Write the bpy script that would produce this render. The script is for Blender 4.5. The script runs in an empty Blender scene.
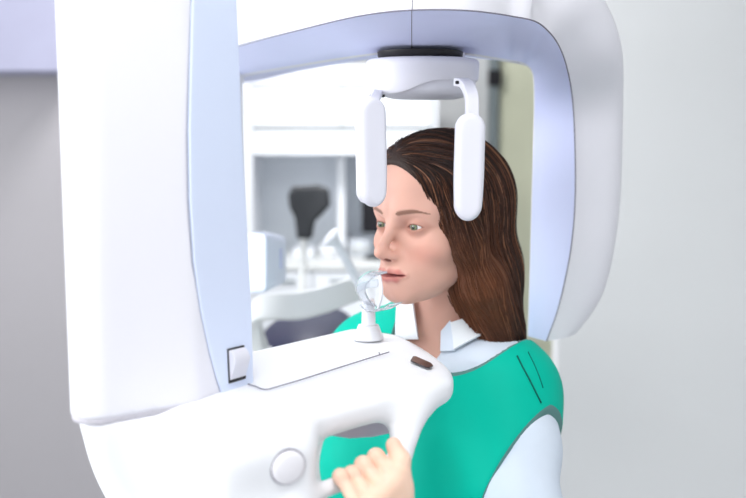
import bpy, bmesh, math, random
import numpy as np
from mathutils import Vector, Matrix
from mathutils.bvhtree import BVHTree

rng = np.random.default_rng(7)
random.seed(7)
SC = bpy.context.scene
COL = SC.collection

# ------------------------------------------------------------------ camera
CAM_Z = 1.62
PITCH = math.radians(6.8)
FPX = 1000.0
CAM = np.array([0.0, 0.0, CAM_Z])
_F = np.array([0, math.cos(PITCH), -math.sin(PITCH)])
_U = np.array([0, math.sin(PITCH), math.cos(PITCH)])
_R = np.array([1.0, 0, 0])


def ray(px, py):
    d = _F + _R * (px - 373) / FPX + _U * (249 - py) / FPX
    return d / np.linalg.norm(d)


def at(px, py, Y):
    """point of the place at world distance Y seen along a direction"""
    d = ray(px, py)
    return CAM + d * (Y / d[1])


def at_z(px, py, z):
    d = ray(px, py)
    return CAM + d * ((z - CAM_Z) / d[2])


def at_plane(px, py, p, n):
    d = ray(px, py)
    return CAM + d * (np.dot(p - CAM, n) / np.dot(d, n))


def V(*a):
    return np.array(a, float)


def unit(v):
    v = np.asarray(v, float)
    return v / np.linalg.norm(v)


# ------------------------------------------------------------------ materials
def lin(c):
    c = c / 255.0
    return c / 12.92 if c <= 0.04045 else ((c + 0.055) / 1.055) ** 2.4


def rgb(r, g, b):
    return (lin(r), lin(g), lin(b), 1.0)


def mat(name, col, rough=0.5, spec=0.5, metal=0.0, vary=0.03, scale=6.0, bump=0.0, bscale=200.0,
        coat=0.0, sss=0.0, trans=0.0, emit=None, estr=0.0, attr=None, sheen=0.0, ior=1.45):
    m = bpy.data.materials.new(name)
    m.use_nodes = True
    nt = m.node_tree
    b = nt.nodes['Principled BSDF']
    N = nt.nodes.new
    L = nt.links.new
    tc = N('ShaderNodeTexCoord')
    if attr:
        src = N('ShaderNodeAttribute')
        src.attribute_name = attr
        src_out = src.outputs['Color']
    else:
        src_out = None
    no = N('ShaderNodeTexNoise')
    no.inputs['Scale'].default_value = scale
    no.inputs['Detail'].default_value = 4
    L(tc.outputs['Object'], no.inputs['Vector'])
    mr = N('ShaderNodeMapRange')
    mr.inputs['From Min'].default_value = 0.3
    mr.inputs['From Max'].default_value = 0.7
    mr.inputs['To Min'].default_value = 1 - vary
    mr.inputs['To Max'].default_value = 1 + vary
    L(no.outputs['Fac'], mr.inputs['Value'])
    hs = N('ShaderNodeHueSaturation')
    if src_out:
        L(src_out, hs.inputs['Color'])
    else:
        hs.inputs['Color'].default_value = col
    L(mr.outputs['Result'], hs.inputs['Value'])
    L(hs.outputs['Color'], b.inputs['Base Color'])
    b.inputs['Roughness'].default_value = rough
    b.inputs['Specular IOR Level'].default_value = spec
    b.inputs['Metallic'].default_value = metal
    b.inputs['Coat Weight'].default_value = coat
    b.inputs['Sheen Weight'].default_value = sheen
    b.inputs['Transmission Weight'].default_value = trans
    b.inputs['IOR'].default_value = ior
    if sss:
        b.inputs['Subsurface Weight'].default_value = sss
        b.inputs['Subsurface Radius'].default_value = (0.010, 0.004, 0.002)
        b.inputs['Subsurface Scale'].default_value = 0.6
    if emit:
        b.inputs['Emission Color'].default_value = emit
        b.inputs['Emission Strength'].default_value = estr
    if bump:
        n2 = N('ShaderNodeTexNoise')
        n2.inputs['Scale'].default_value = bscale
        n2.inputs['Detail'].default_value = 3
        L(tc.outputs['Object'], n2.inputs['Vector'])
        bp = N('ShaderNodeBump')
        bp.inputs['Strength'].default_value = bump
        bp.inputs['Distance'].default_value = 0.002
        L(n2.outputs['Fac'], bp.inputs['Height'])
        L(bp.outputs['Normal'], b.inputs['Normal'])
    return m


M = {}
M['shell'] = mat('white_enamel', rgb(231, 230, 238), 0.35, 0.5, vary=0.01, coat=0.1)
M['table'] = mat('lit_white_enamel', rgb(240, 241, 246), 0.4, 0.4, vary=0.01)  # brighter copy of the shell enamel; stronger light put into the colour
M['body'] = mat('white_plastic', rgb(236, 234, 240), 0.4, 0.4, vary=0.01)
M['blue'] = mat('pale_blue_panel', rgb(219, 229, 252), 0.4, 0.4, vary=0.01)
M['lilac'] = mat('lilac_panel', rgb(213, 218, 250), 0.5, 0.5, vary=0.01)
M['joint'] = mat('joint_grey', rgb(196, 193, 202), .7, .2)
M['grip_shade'] = mat('shade_grey', rgb(196, 188, 200), .6, .3)
M['sensor'] = mat('pale_blue_plastic', rgb(228, 235, 252), 0.4)
M['grey'] = mat('light_grey_plastic', rgb(228, 227, 236), 0.4, 0.4, vary=0.015)
M['pad'] = mat('pad_plastic', rgb(222, 222, 232), 0.45, 0.35, vary=0.01)
M['seam'] = mat('seam_grey', rgb(120, 116, 130), 0.7, 0.2)
M['dark'] = mat('black_plastic', rgb(26, 24, 30), 0.45, 0.4)
M['display'] = mat('black_glass', rgb(28, 14, 18), 0.12, 0.5)
M['clear'] = mat('clear_plastic', rgb(240, 244, 250), 0.12, 0.5, trans=0.8, ior=1.15)
M['bite'] = mat('white_translucent_plastic', rgb(240, 241, 246), 0.3, 0.5, trans=0.1)


# ------------------------------------------------------------------ objects
def link(name, me, mats=(), parent=None, label=None):
    o = bpy.data.objects.new(name, me)
    COL.objects.link(o)
    for m in mats:
        me.materials.append(m)
    if parent is not None:
        o.parent = parent
        if parent.get('_root'):
            o.location = -parent.location
    if label:
        o['label'] = label
    return o


def thing(name, label, cat, loc=(0, 0, 0), group=None):
    o = bpy.data.objects.new(name, None)
    COL.objects.link(o)
    o.location = Vector([float(c) for c in loc])
    o.empty_display_size = 0.1
    o['label'] = label
    o['category'] = cat
    o['_root'] = 1
    if group:
        o['group'] = group
    return o


def structure(o):
    o['kind'] = 'structure'
    return o


def mesh_np(name, verts, faces, smooth=True, matidx=None):
    me = bpy.data.meshes.new(name)
    verts = np.asarray(verts, np.float32)
    faces = np.asarray(faces, np.int32)
    nf, k = faces.shape
    me.vertices.add(len(verts))
    me.vertices.foreach_set('co', verts.ravel())
    me.loops.add(nf * k)
    me.loops.foreach_set('vertex_index', faces.ravel())
    me.polygons.add(nf)
    me.polygons.foreach_set('loop_start', np.arange(0, nf * k, k, dtype=np.int32))
    me.polygons.foreach_set('loop_total', np.full(nf, k, np.int32))
    if matidx is not None:
        me.polygons.foreach_set('material_index', np.asarray(matidx, np.int32))
    me.update(calc_edges=True)
    me.validate()
    if smooth:
        me.polygons.foreach_set('use_smooth', np.ones(len(me.polygons), bool))
    return me


def bm_mesh(name, bm, smooth=False):
    bmesh.ops.recalc_face_normals(bm, faces=bm.faces[:])
    me = bpy.data.meshes.new(name)
    bm.to_mesh(me)
    bm.free()
    if smooth:
        for p in me.polygons:
            p.use_smooth = True
    return me


def bev(o, w, seg=3, angle=40):
    m = o.modifiers.new('bevel', 'BEVEL')
    m.width = w
    m.segments = seg
    m.limit_method = 'ANGLE'
    m.angle_limit = math.radians(angle)
    for p in o.data.polygons:
        p.use_smooth = True
    w2 = o.modifiers.new('wn', 'WEIGHTED_NORMAL')
    w2.keep_sharp = True
    return o


def subd(o, lv=2):
    m = o.modifiers.new('sub', 'SUBSURF')
    m.levels = lv
    m.render_levels = lv
    for p in o.data.polygons:
        p.use_smooth = True
    return o


def box(bm, lo, hi):
    vs = [bm.verts.new((x, y, z)) for x in (lo[0], hi[0]) for y in (lo[1], hi[1]) for z in (lo[2], hi[2])]
    for f in ((0, 1, 3, 2), (4, 6, 7, 5), (0, 4, 5, 1), (2, 3, 7, 6), (0, 2, 6, 4), (1, 5, 7, 3)):
        bm.faces.new([vs[i] for i in f])


def box_obj(name, lo, hi, m, parent=None, bevel=0.0, label=None):
    bm = bmesh.new()
    box(bm, lo, hi)
    o = link(name, bm_mesh(name, bm), [m], parent, label)
    if bevel:
        bev(o, bevel)
    return o


def frame_of(axis):
    w = unit(axis)
    a = V(0, 0, 1) if abs(w[2]) < 0.9 else V(1, 0, 0)
    u = unit(np.cross(a, w))
    return u, np.cross(w, u), w


def tube_pts(pts, rad, n=14, flat=None):
    """verts/faces of a swept tube with round ends"""
    pts = np.asarray(pts, float)
    rad = np.broadcast_to(np.asarray(rad, float), (len(pts),)).copy()
    tan = np.gradient(pts, axis=0)
    tan /= np.linalg.norm(tan, axis=1)[:, None]
    u, v, w = frame_of(tan[0])
    rings = []
    for i in range(len(pts)):
        t = tan[i]
        u = unit(u - t * np.dot(u, t))
        v = np.cross(t, u)
        ang = np.linspace(0, 2 * math.pi, n, endpoint=False)
        rings.append(pts[i] + rad[i] * (np.cos(ang)[:, None] * u + np.sin(ang)[:, None] * v))
    vs = np.concatenate(rings)
    fs = []
    for i in range(len(pts) - 1):
        for j in range(n):
            fs.append((i * n + j, i * n + (j + 1) % n, (i + 1) * n + (j + 1) % n, (i + 1) * n + j))
    return vs, fs, n


def tube_bm(bm, pts, rad, n=14):
    vs, fs, n = tube_pts(pts, rad, n)
    bv = [bm.verts.new(v) for v in vs]
    for f in fs:
        bm.faces.new([bv[i] for i in f])
    bm.faces.new(bv[:n][::-1])
    bm.faces.new(bv[-n:])


def tube(name, pts, rad, m, parent=None, n=14, label=None):
    bm = bmesh.new()
    tube_bm(bm, pts, rad, n)
    o = link(name, bm_mesh(name, bm, True), [m], parent, label)
    return o


def lathe_bm(bm, origin, axis, prof, n=40):
    """prof: list of (radius, height along axis)"""
    u, v, w = frame_of(axis)
    rings = []
    for r, h in prof:
        if r < 1e-6:
            rings.append([bm.verts.new(origin + w * h)])
        else:
            rings.append([bm.verts.new(origin + w * h + r * (math.cos(t) * u + math.sin(t) * v))
                          for t in np.linspace(0, 2 * math.pi, n, endpoint=False)])
    for A, B in zip(rings[:-1], rings[1:]):
        for j in range(n):
            a = [A[j % len(A)], A[(j + 1) % len(A)]] if len(A) > 1 else [A[0]]
            b = [B[(j + 1) % len(B)], B[j % len(B)]] if len(B) > 1 else [B[0]]
            bm.faces.new(a + b)


def lathe(name, origin, axis, prof, m, parent=None, n=40, label=None, bevel=0.0):
    bm = bmesh.new()
    lathe_bm(bm, np.asarray(origin, float), axis, prof, n)
    o = link(name, bm_mesh(name, bm, True), [m], parent, label)
    mm = o.modifiers.new('es', 'EDGE_SPLIT')
    mm.split_angle = math.radians(50)
    return o


def catmull(pts, n):
    pts = np.asarray(pts, float)
    P = np.concatenate([[2 * pts[0] - pts[1]], pts, [2 * pts[-1] - pts[-2]]])
    out = []
    for t in np.linspace(0, len(pts) - 1, n):
        i = min(int(t), len(pts) - 2)
        s = t - i
        a, b, c, d = P[i], P[i + 1], P[i + 2], P[i + 3]
        out.append(0.5 * ((2 * b) + (-a + c) * s + (2 * a - 5 * b + 4 * c - d) * s ** 2 + (-a + 3 * b - 3 * c + d) * s ** 3))
    return np.array(out)


# ------------------------------------------------------------------ implicit surfaces
def length(p):
    return np.sqrt((p * p).sum(-1))


def smin(a, b, k):
    h = np.maximum(k - np.abs(a - b), 0.0) / k
    return np.minimum(a, b) - h * h * k * 0.25


def smax(a, b, k):
    return -smin(-a, -b, k)


def ell(p, c, r):
    r = np.asarray(r, float)
    q = (p - np.asarray(c, float))
    k0 = length(q / r)
    k1 = length(q / (r * r))
    return k0 * (k0 - 1.0) / np.maximum(k1, 1e-9)


def ball(p, c, r):
    return length(p - np.asarray(c, float)) - r


def cone(p, a, b, ra, rb):
    """round capsule with two radii"""
    a = np.asarray(a, float)
    b = np.asarray(b, float)
    ba = b - a
    t = np.clip(((p - a) @ ba) / (ba @ ba), 0, 1)
    return length(p - a - t[..., None] * ba) - (ra + (rb - ra) * t)


def rbox(p, c, half, r):
    q = np.abs(p - np.asarray(c, float)) - (np.asarray(half, float) - r)
    return length(np.maximum(q, 0)) + np.minimum(q.max(-1), 0) - r


def sd_poly(p, poly):
    """signed distance to a 2-D polygon; p (...,2)"""
    poly = np.asarray(poly, float)
    d = ((p - poly[0]) ** 2).sum(-1)
    s = np.ones(p.shape[:-1])
    n = len(poly)
    j = n - 1
    for i in range(n):
        e = poly[j] - poly[i]
        w = p - poly[i]
        t = np.clip((w @ e) / (e @ e), 0, 1)
        b = w - t[..., None] * e
        d = np.minimum(d, (b * b).sum(-1))
        c1 = p[..., 1] >= poly[i, 1]
        c2 = p[..., 1] < poly[j, 1]
        c3 = e[0] * w[..., 1] > e[1] * w[..., 0]
        flip = (c1 & c2 & c3) | (~c1 & ~c2 & ~c3)
        s = np.where(flip, -s, s)
        j = i
    return s * np.sqrt(d)


def extrude(d2, z, half, r):
    w = np.stack([d2 + r, np.abs(z) - half + r], -1)
    return np.minimum(w.max(-1), 0) + length(np.maximum(w, 0)) - r


def nets(f, lo, hi, h, safety=1.5):
    """surface nets over the box, fine samples only near the surface -> verts, quads"""
    lo = np.asarray(lo, float)
    hi = np.asarray(hi, float)
    nb = np.maximum(np.ceil((hi - lo) / (4 * h)).astype(int), 2)
    n = nb * 4
    ax = [lo[i] + (np.arange(nb[i]) * 4 + 1.5) * h for i in range(3)]
    G = np.stack(np.meshgrid(*ax, indexing='ij'), -1)
    c = f(G.reshape(-1, 3)).reshape(nb)
    near = np.abs(c) < 4 * h * 0.87 * safety + h
    val = np.repeat(np.repeat(np.repeat(c, 4, 0), 4, 1), 4, 2)
    idx = np.argwhere(near)
    off = np.stack(np.meshgrid(*[np.arange(4)] * 3, indexing='ij'), -1).reshape(-1, 3)
    for s in range(0, len(idx), 6000):
        ii = (idx[s:s + 6000, None, :] * 4 + off[None]).reshape(-1, 3)
        val[ii[:, 0], ii[:, 1], ii[:, 2]] = f(lo + ii * h)
    val[0] = val[-1] = np.maximum(val[0], h)
    val[:, 0] = val[:, -1] = h
    val[:, :, 0] = val[:, :, -1] = h
    val[0] = val[-1] = h
    ins = val < 0
    nx, ny, nz = n
    cnt = np.zeros((nx - 1, ny - 1, nz - 1), int)
    for a in (0, 1):
        for b in (0, 1):
            for d in (0, 1):
                cnt += ins[a:nx - 1 + a, b:ny - 1 + b, d:nz - 1 + d]
    cells = np.argwhere((cnt > 0) & (cnt < 8))
    vid = -np.ones(cnt.shape, int)
    vid[cells[:, 0], cells[:, 1], cells[:, 2]] = np.arange(len(cells))
    acc = np.zeros((len(cells), 3))
    num = np.zeros(len(cells))
    cor = [np.array([a, b, d]) for a in (0, 1) for b in (0, 1) for d in (0, 1)]
    for p in cor:
        for q in cor:
            if (q - p).sum() == 1 and np.abs(q - p).sum() == 1:
                ip = cells + p
                iq = cells + q
                va = val[ip[:, 0], ip[:, 1], ip[:, 2]]
                vb = val[iq[:, 0], iq[:, 1], iq[:, 2]]
                m = (va < 0) != (vb < 0)
                t = np.where(m, va / np.where(m, va - vb, 1), 0)
                acc += np.where(m[:, None], p + t[:, None] * (q - p), 0)
                num += m
    verts = lo + (cells + acc / np.maximum(num, 1)[:, None]) * h
    quads = []
    for axis in range(3):
        sl0 = [slice(1, -1)] * 3
        sl1 = [slice(1, -1)] * 3
        sl0[axis] = slice(0, -1)
        sl1[axis] = slice(1, None)
        A = ins[tuple(sl0)]
        B = ins[tuple(sl1)]
        e = np.argwhere(A != B)
        st = A[e[:, 0], e[:, 1], e[:, 2]]
        base = e.copy()
        o1, o2 = [(1, 2), (2, 0), (0, 1)][axis]
        full = e + 1
        full[:, axis] = e[:, axis]

        def at_(d1, d2):
            q = full.copy()
            q[:, o1] += d1
            q[:, o2] += d2
            return vid[q[:, 0], q[:, 1], q[:, 2]]
        Q = np.stack([at_(-1, -1), at_(0, -1), at_(0, 0), at_(-1, 0)], 1)
        Q[~st] = Q[~st][:, ::-1]
        quads.append(Q)
    quads = np.concatenate(quads)
    quads = quads[(quads >= 0).all(1)]
    return verts, quads


def grad(f, p, e=5e-4):
    g = np.stack([f(p + V(e, 0, 0)) - f(p - V(e, 0, 0)),
                  f(p + V(0, e, 0)) - f(p - V(0, e, 0)),
                  f(p + V(0, 0, e)) - f(p - V(0, 0, e))], -1)
    return g / np.maximum(length(g), 1e-9)[..., None]


def trace(f, px, py, t0=0.5, t1=3.0):
    d = ray(px, py)
    t = t0
    for _ in range(200):
        p = CAM + d * t
        v = float(f(p[None])[0])
        if abs(v) < 2e-4:
            break
        t += max(v * 0.7, -0.01)
        if t > t1:
            break
    n = grad(f, p[None])[0]
    return p, n


def rotz(a):
    c, s = math.cos(a), math.sin(a)
    return np.array([[c, -s, 0], [s, c, 0], [0, 0, 1.0]])


def rotx(a):
    c, s = math.cos(a), math.sin(a)
    return np.array([[1, 0, 0], [0, c, -s], [0, s, c]])


def roty(a):
    c, s = math.cos(a), math.sin(a)
    return np.array([[c, 0, s], [0, 1, 0], [-s, 0, c]])
# ================================================================== panoramic x-ray machine
MB = V(-.004, 1.39)
MA = unit(V(.64, .768))
ML = V(MA[1], -MA[0])


def T(a, l, h):
    q = MB + a * MA + l * ML
    return V(q[0], q[1], CAM_Z - h)


def to_local(p):
    q = p[..., :2] - MB
    return np.stack([q @ MA, q @ ML, p[..., 2] - CAM_Z], -1)


PLAN = [(.010, -.036), (.012, .022), (-.030, .094), (-.088, .172), (-.128, .207), (-.152, .211), (-.182, .205),
        (-.27, .194), (-.36, .190), (-.420, .190), (-.405, .150), (-.370, .07), (-.32, 0), (-.29, -.038)]
_tip = catmull([(x, y, 0) for x, y in PLAN[1:8]], 40)[:, :2]
PLAN = [PLAN[0]] + [tuple(t) for t in _tip] + PLAN[8:]
BODY = [(-.374, .200), (-.380, .214), (-.436, .184), (-.412, .140), (-.385, .07), (-.345, .03), (-.368, .12)]
MP0 = V(-.188, 1.03)
MP1 = V(-.140, 1.12)
PU = unit(MP1 - MP0)
PN = V(PU[1], -PU[0])
HS = .289


def col_local(p):
    q = p[..., :2] - MP0
    return np.stack([q @ PU, q @ PN, p[..., 2] - CAM_Z], -1)


def f_table(p):
    q = to_local(p)
    d2 = sd_poly(q[..., :2], PLAN) - .022
    slab = extrude(d2, q[..., 2] + .285 + .018, .018, .015)
    bar = cone(q, (-.395, .226, -.364), (-.230, .236, -.358), .0085, .0085)
    con = cone(q, (-.230, .236, -.356), (-.184, .221, -.313), .0085, .014)
    con2 = cone(q, (-.222, .232, -.342), (-.165, .200, -.303), .009, .014)
    d = smin(slab, smin(con, con2, .02), .03)
    # thick body at the column end carries the round cap
    d3 = sd_poly(q[..., :2], BODY) - .026
    blk = extrude(d3, q[..., 2] + .288 + .17, .17, .026)
    d = smin(d, blk, .04)
    d = smin(d, bar, .014)
    d = smin(d, f_lower(p), .025)
    return smax(d, q[..., 2] + .2845, .012)


def inset_poly(pts, r):
    """convex polygon (counter-clockwise) shrunk by r"""
    pts = [np.array(p, float) for p in pts]
    n = len(pts)
    out = []
    for i in range(n):
        p0, p1, p2 = pts[i - 1], pts[i], pts[(i + 1) % n]
        d1, d2 = unit(p1 - p0), unit(p2 - p1)
        n1, n2 = V(-d1[1], d1[0]), V(-d2[1], d2[0])
        A = np.array([n1, n2])
        out.append(np.linalg.solve(A, V(n1 @ p1 + r, n2 @ p1 + r)))
    return out


CPLAN = inset_poly([(-.298, .945), (-.186, 1.030), (-.139, 1.120), (-.215, 1.225), (-.335, 1.115)], .030)
CMID = V(-.25, 1.07)


def col_d2(p, shrink=0.0):
    d = sd_poly(p[..., :2], CPLAN) - .030 + shrink
    cut = (p[..., :2] - MP1) @ PU + .046 * np.maximum(p[..., 2] - CAM_Z + .285, 0)
    return smax(d, cut, .012)


def f_lower(p):
    """the carriage below the seam, tapering inwards"""
    z = p[..., 2] - CAM_Z
    drop = np.maximum(-HS - z, 0)
    d2 = col_d2(p, .0005)
    cut = (p[..., :2] - V(-.298, .945)) @ V(-.80, -.60) + .62 * drop + .004
    return smax(extrude(d2, z + HS + .25, .2488, .003), cut, .05)


def f_column(p):
    z = p[..., 2] - CAM_Z
    return extrude(col_d2(p), z - (.62 - HS) / 2, (.62 + HS) / 2, .002)


mach = thing('panoramic_xray_machine',
             'large white dental panoramic x-ray machine with lilac arch and pale blue side panel',
             'x-ray machine', (T(-.45, 0, CAM_Z)))


def nets_obj(name, f, lo, hi, h, m, parent, label=None):
    v, q = nets(f, lo, hi, h)
    return link(name, mesh_np(name, v, q), [m], parent, label)


table = nets_obj('positioning_table', f_table, (-.46, .80, .84), (.24, 1.50, 1.36), .0034, M['table'], mach)
column = nets_obj('column', f_column, (-.45, .85, 1.30), (.02, 1.30, 2.26), .005, M['shell'], mach)
# seam between column and carriage
seam = nets_obj('column_seam', lambda p: np.maximum(col_d2(p, .0012), np.abs(p[..., 2] - CAM_Z + HS) - .0035),
                (-.45, .85, 1.31), (.02, 1.30, 1.35), .003, M['joint'], mach)

# mast and foot carrying the machine
bm = bmesh.new()
ctr = MP0 + PU * .04 - PN * .02
bx_ = V(ctr[0] - .10, ctr[1] - .02, 0)
vs = []
for z0, z1, w in ((0.0, .03, .20), (.03, .95, .06)):
    c4 = [bx_ + V(*(PU * sx * w), 0) + V(*(PN * sy * w), 0) for sx, sy in ((-1, -1), (1, -1), (1, 1), (-1, 1))]
    lo4 = [bm.verts.new(c + V(0, 0, z0)) for c in c4]
    hi4 = [bm.verts.new(c + V(0, 0, z1)) for c in c4]
    bm.faces.new(lo4[::-1])
    bm.faces.new(hi4)
    for i in range(4):
        bm.faces.new((lo4[i], lo4[(i + 1) % 4], hi4[(i + 1) % 4], hi4[i]))
bev(link('mast', bm_mesh('mast', bm), [M['body']], mach), .008)

# ---- pale blue side panel on the column
PP = V(MP0[0], MP0[1], 1.5) + V(*PN, 0) * .0005
PN3 = V(*PN, 0)
outline = [(192, -70), (189, 40), (187, 130), (188, 200), (192, 262), (199, 310), (208, 352), (215, 378), (220, 393),
           (228, 399), (240, 396), (249, 390), (251, 380), (249, 310), (244, 215), (239.5, 130), (236, 40), (231, -70)]


def slab_from(pts, n, thick):
    bm = bmesh.new()
    a = [bm.verts.new(p) for p in pts]
    b = [bm.verts.new(p + n * thick) for p in pts]
    bm.faces.new(a)
    bm.faces.new(b[::-1])
    k = len(pts)
    for i in range(k):
        bm.faces.new((a[i], b[i], b[(i + 1) % k], a[(i + 1) % k]))
    return bm


pts = [at_plane(x, y, PP, PN3) for x, y in outline]
panel = bev(link('side_panel', bm_mesh('side_panel', slab_from(pts, PN3, .004)), [M['blue']], mach, 'pale blue flat panel'), .0018)
pts = [at_plane(x - .5 if x < 225 else x, y + .5, PP, PN3) for x, y in outline]
link('panel_gap', bm_mesh('panel_gap', slab_from(pts, PN3, .0012)), [mat('gap_blue_grey', rgb(150, 155, 175), .6)], mach)
PF = PP + PN3 * .004


def sw_quad(px, off=0.0):
    return [at_plane(x, y, PF + PN3 * off, PN3) for x, y in px]


switch = link('lever_switch', bm_mesh('lever_switch', slab_from(sw_quad([(227, 349), (243.5, 345), (245, 378.5), (228.5, 383.5)]), PN3, .0012)),
              [M['dark']], panel, 'black recessed switch plate')
rk = [(227.8, 350.5), (243, 347), (244.6, 375.5), (229.2, 380)]
bm = bmesh.new()
rows = []
for t, hgt in ((0, .004), (.15, .008), (.35, .0095), (.6, .007), (.85, .0035), (1, .002)):
    a = at_plane(rk[0][0] + (rk[3][0] - rk[0][0]) * t, rk[0][1] + (rk[3][1] - rk[0][1]) * t, PF, PN3)
    b = at_plane(rk[1][0] + (rk[2][0] - rk[1][0]) * t, rk[1][1] + (rk[2][1] - rk[1][1]) * t, PF, PN3)
    rows.append([bm.verts.new(a + PN3 * .0005), bm.verts.new(a + PN3 * hgt), bm.verts.new(b + PN3 * hgt), bm.verts.new(b + PN3 * .0005)])
for r0, r1 in zip(rows[:-1], rows[1:]):
    for i in range(3):
        bm.faces.new((r0[i], r0[i + 1], r1[i + 1], r1[i]))
bm.faces.new(rows[0])
bm.faces.new(rows[-1][::-1])
bev(link('rocker', bm_mesh('rocker', bm), [M['pad']], panel, 'white rocker'), .001)

# ---- details on the table
p, n = trace(f_table, 288, 467)
lathe('round_cap', p - n * .006, n, [(0, .0115), (.012, .0112), (.0160, .0100), (.0170, .008), (.0170, 0)], M['body'], table, 48)
lathe('cap_ring', p - n * .006, n, [(.0182, 0), (.0182, .0066), (.0168, .0068), (.0168, 0)], M['seam'], table, 48, 'grey ring around the round cap')


def surf(px, py, f=f_table, off=0.0):
    p, n = trace(f, px, py)
    return p + n * off


ztop = CAM_Z - .285
bm = bmesh.new()
dp = [at_z(x, y, ztop) for x, y in [(410.5, 361.5), (413, 357.3), (416, 357.3), (431, 364), (433, 366.5), (430, 368.5), (426, 368)]]
link('display', bm_mesh('display', slab_from(dp, V(0, 0, 1), .0015)), [M['display']], table, 'small black display window')
line = catmull([at_z(x, y, ztop - .0002) for x, y in [(248, 384), (256, 386.5), (262, 389), (268, 389.2), (276, 387), (300, 380), (330, 370.5), (360, 361), (389, 352)]], 60)
tube('cover_seam', line, .0007, M['seam'], table, 6, 'thin grey seam line')
tube('seam_notch', [at_z(x, y, ztop) for x, y in [(379, 352.5), (380, 355)]], .0007, M['seam'], table, 6)

# ---- bite holder
bz = at_z(368.5, 338.5, ztop)
lathe('bite_holder', bz, (0, 0, 1), [(0, 0), (.0205, 0), (.0202, .003), (.0165, .012), (.0150, .017), (.0140, .019), (.0096, .020), (.0092, .038), (.0084, .053), (.0070, .055), (0, .055)],
      M['bite'], mach)
YB = bz[1] - .012


def loft_flat(name, pts, wv, width, thick, m, parent, label=None):
    """strip along pts, wv = widthwise direction"""
    pts = np.asarray(pts, float)
    tan = np.gradient(pts, axis=0)
    bm = bmesh.new()
    rows = []
    width = np.broadcast_to(width, (len(pts),))
    for p, t, w in zip(pts, tan, width):
        nn = unit(np.cross(t, wv)) * thick / 2
        ww = unit(wv) * w / 2
        rows.append([bm.verts.new(p + s * ww + q * nn) for s, q in ((-1, -1), (1, -1), (1, 1), (-1, 1))])
    for a, b in zip(rows[:-1], rows[1:]):
        for i in range(4):
            bm.faces.new((a[i], a[(i + 1) % 4], b[(i + 1) % 4], b[i]))
    bm.faces.new(rows[0][::-1])
    bm.faces.new(rows[-1])
    o = link(name, bm_mesh(name, bm), [m], parent, label)
    return bev(o, thick * .3)


FW = V(-.707, -.707, 0)
FL = V(.707, -.707, 0)
loft_flat('chin_rest', catmull([at(366, 304, YB), at(374, 310, YB - .02), at(384, 309, YB - .03), at(396, 303.5, YB - .02)], 24), FW, .024, .003, M['clear'], mach, 'clear plastic chin rest')
loft_flat('bite_fork', catmull([at(371, 306, YB), at(363, 296, YB - .01), at(361, 287, YB - .015), at(365, 279, YB - .02), at(373, 273.5, YB - .02), at(382, 271.5, YB - .01)], 40), FL,
          [.016] * 20 + [.020] * 20, .0032, M['clear'], mach, 'clear plastic bite fork')
loft_flat('bite_stick', catmull([at(378, 309, YB - .02), at(381, 298, YB - .035), at(381.5, 287, YB - .035), at(380, 275, YB - .02)], 24), FL, .004, .0035, M['bite'], mach, 'thin white bite stick')
loft_flat('fork_cross', catmull([at(356, 290, YB), at(366, 285, YB - .02), at(378, 283, YB - .03)], 16), V(0, 0, 1), .010, .003, M['clear'], mach)

# ---- lilac arch
def sstep_(a, b, x):
    t = np.clip((x - a) / (b - a), 0, 1)
    return t * t * (3 - 2 * t)


ZI, ZO = CAM_Z + .108, CAM_Z + .139
st = []  # inner front point, outer front point, back direction, outward width
bar = [(205, 86, 54), (236, 76.5, 46.5), (268, 70, 38), (300, 64.5, 30), (330, 59.5, 22.5), (360, 55, 16), (390, 51.5, 11.8), (418, 50, 10), (445, 51, 9.8), (470, 53.5, 10.8), (492, 57, 13.2), (510, 60, 16)]
for x, yi, yo in bar:
    st.append([at_z(x, yi, ZI), at_z(x, yo, ZO)])
YL = 1.57
limb = [((521, 62), (534, 21), 1.535), ((527.5, 65), (548, 31), 1.552), ((532, 71), (559, 46), 1.56), ((534, 80), (567, 68), 1.57), ((534.5, 105), (572.5, 100), 1.575), ((533.5, 150), (575, 150), 1.58), ((532, 200), (575, 203), 1.585),
        ((531, 240), (571, 248), 1.59), ((530, 280), (563.5, 287), 1.595), ((529, 310), (556, 315), 1.60), ((528, 336), (546.5, 341), 1.60)]
LYO = [1.275, 1.325, 1.375, 1.425, 1.495, 1.515, 1.53, 1.54, 1.55, 1.555, 1.555]
for (a, b, y), yo in zip(limb, LYO):
    st.append([at(a[0], a[1], y + .015), at(b[0], b[1], yo)])
I_ = catmull([s[0] for s in st], 150)
O_ = catmull([s[1] for s in st], 150)
nb = len(bar)
tpar = np.linspace(0, len(st) - 1, 150)
sil = catmull([(.24,), (.24,), (.23,), (.21,), (.19,), (.16,), (.115,), (.115,), (.115,), (.115,), (.112,), (.108,),
               (.103,), (.097,), (.090,), (.083,), (.078,), (.074,), (.072,), (.070,), (.069,), (.064,), (.052,)], 150)[:, 0]
E_ = O_ - I_
E_ /= length(E_)[:, None]
plan_t = np.gradient(.5 * (I_ + O_), axis=0)
D_ = []
for i in range(150):
    t = plan_t[i].copy()
    t[2] = 0
    w = np.clip((tpar[i] - (nb - 2.5)) / 4.0, 0, 1)
    if length(t) > 1e-6:
        t = unit(t)
        d1 = V(-t[1], t[0], 0)
        if d1[1] < 0:
            d1 = -d1
    d = (1 - w) * d1 + w * V(.16, .987, 0)
    D_.append(unit(d))
D_ = np.array(D_)
for _ in range(6):
    D_[1:-1] = (D_[:-2] + D_[1:-1] * 2 + D_[2:]) / 4
D_ /= length(D_)[:, None]
DEP = .135


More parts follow.
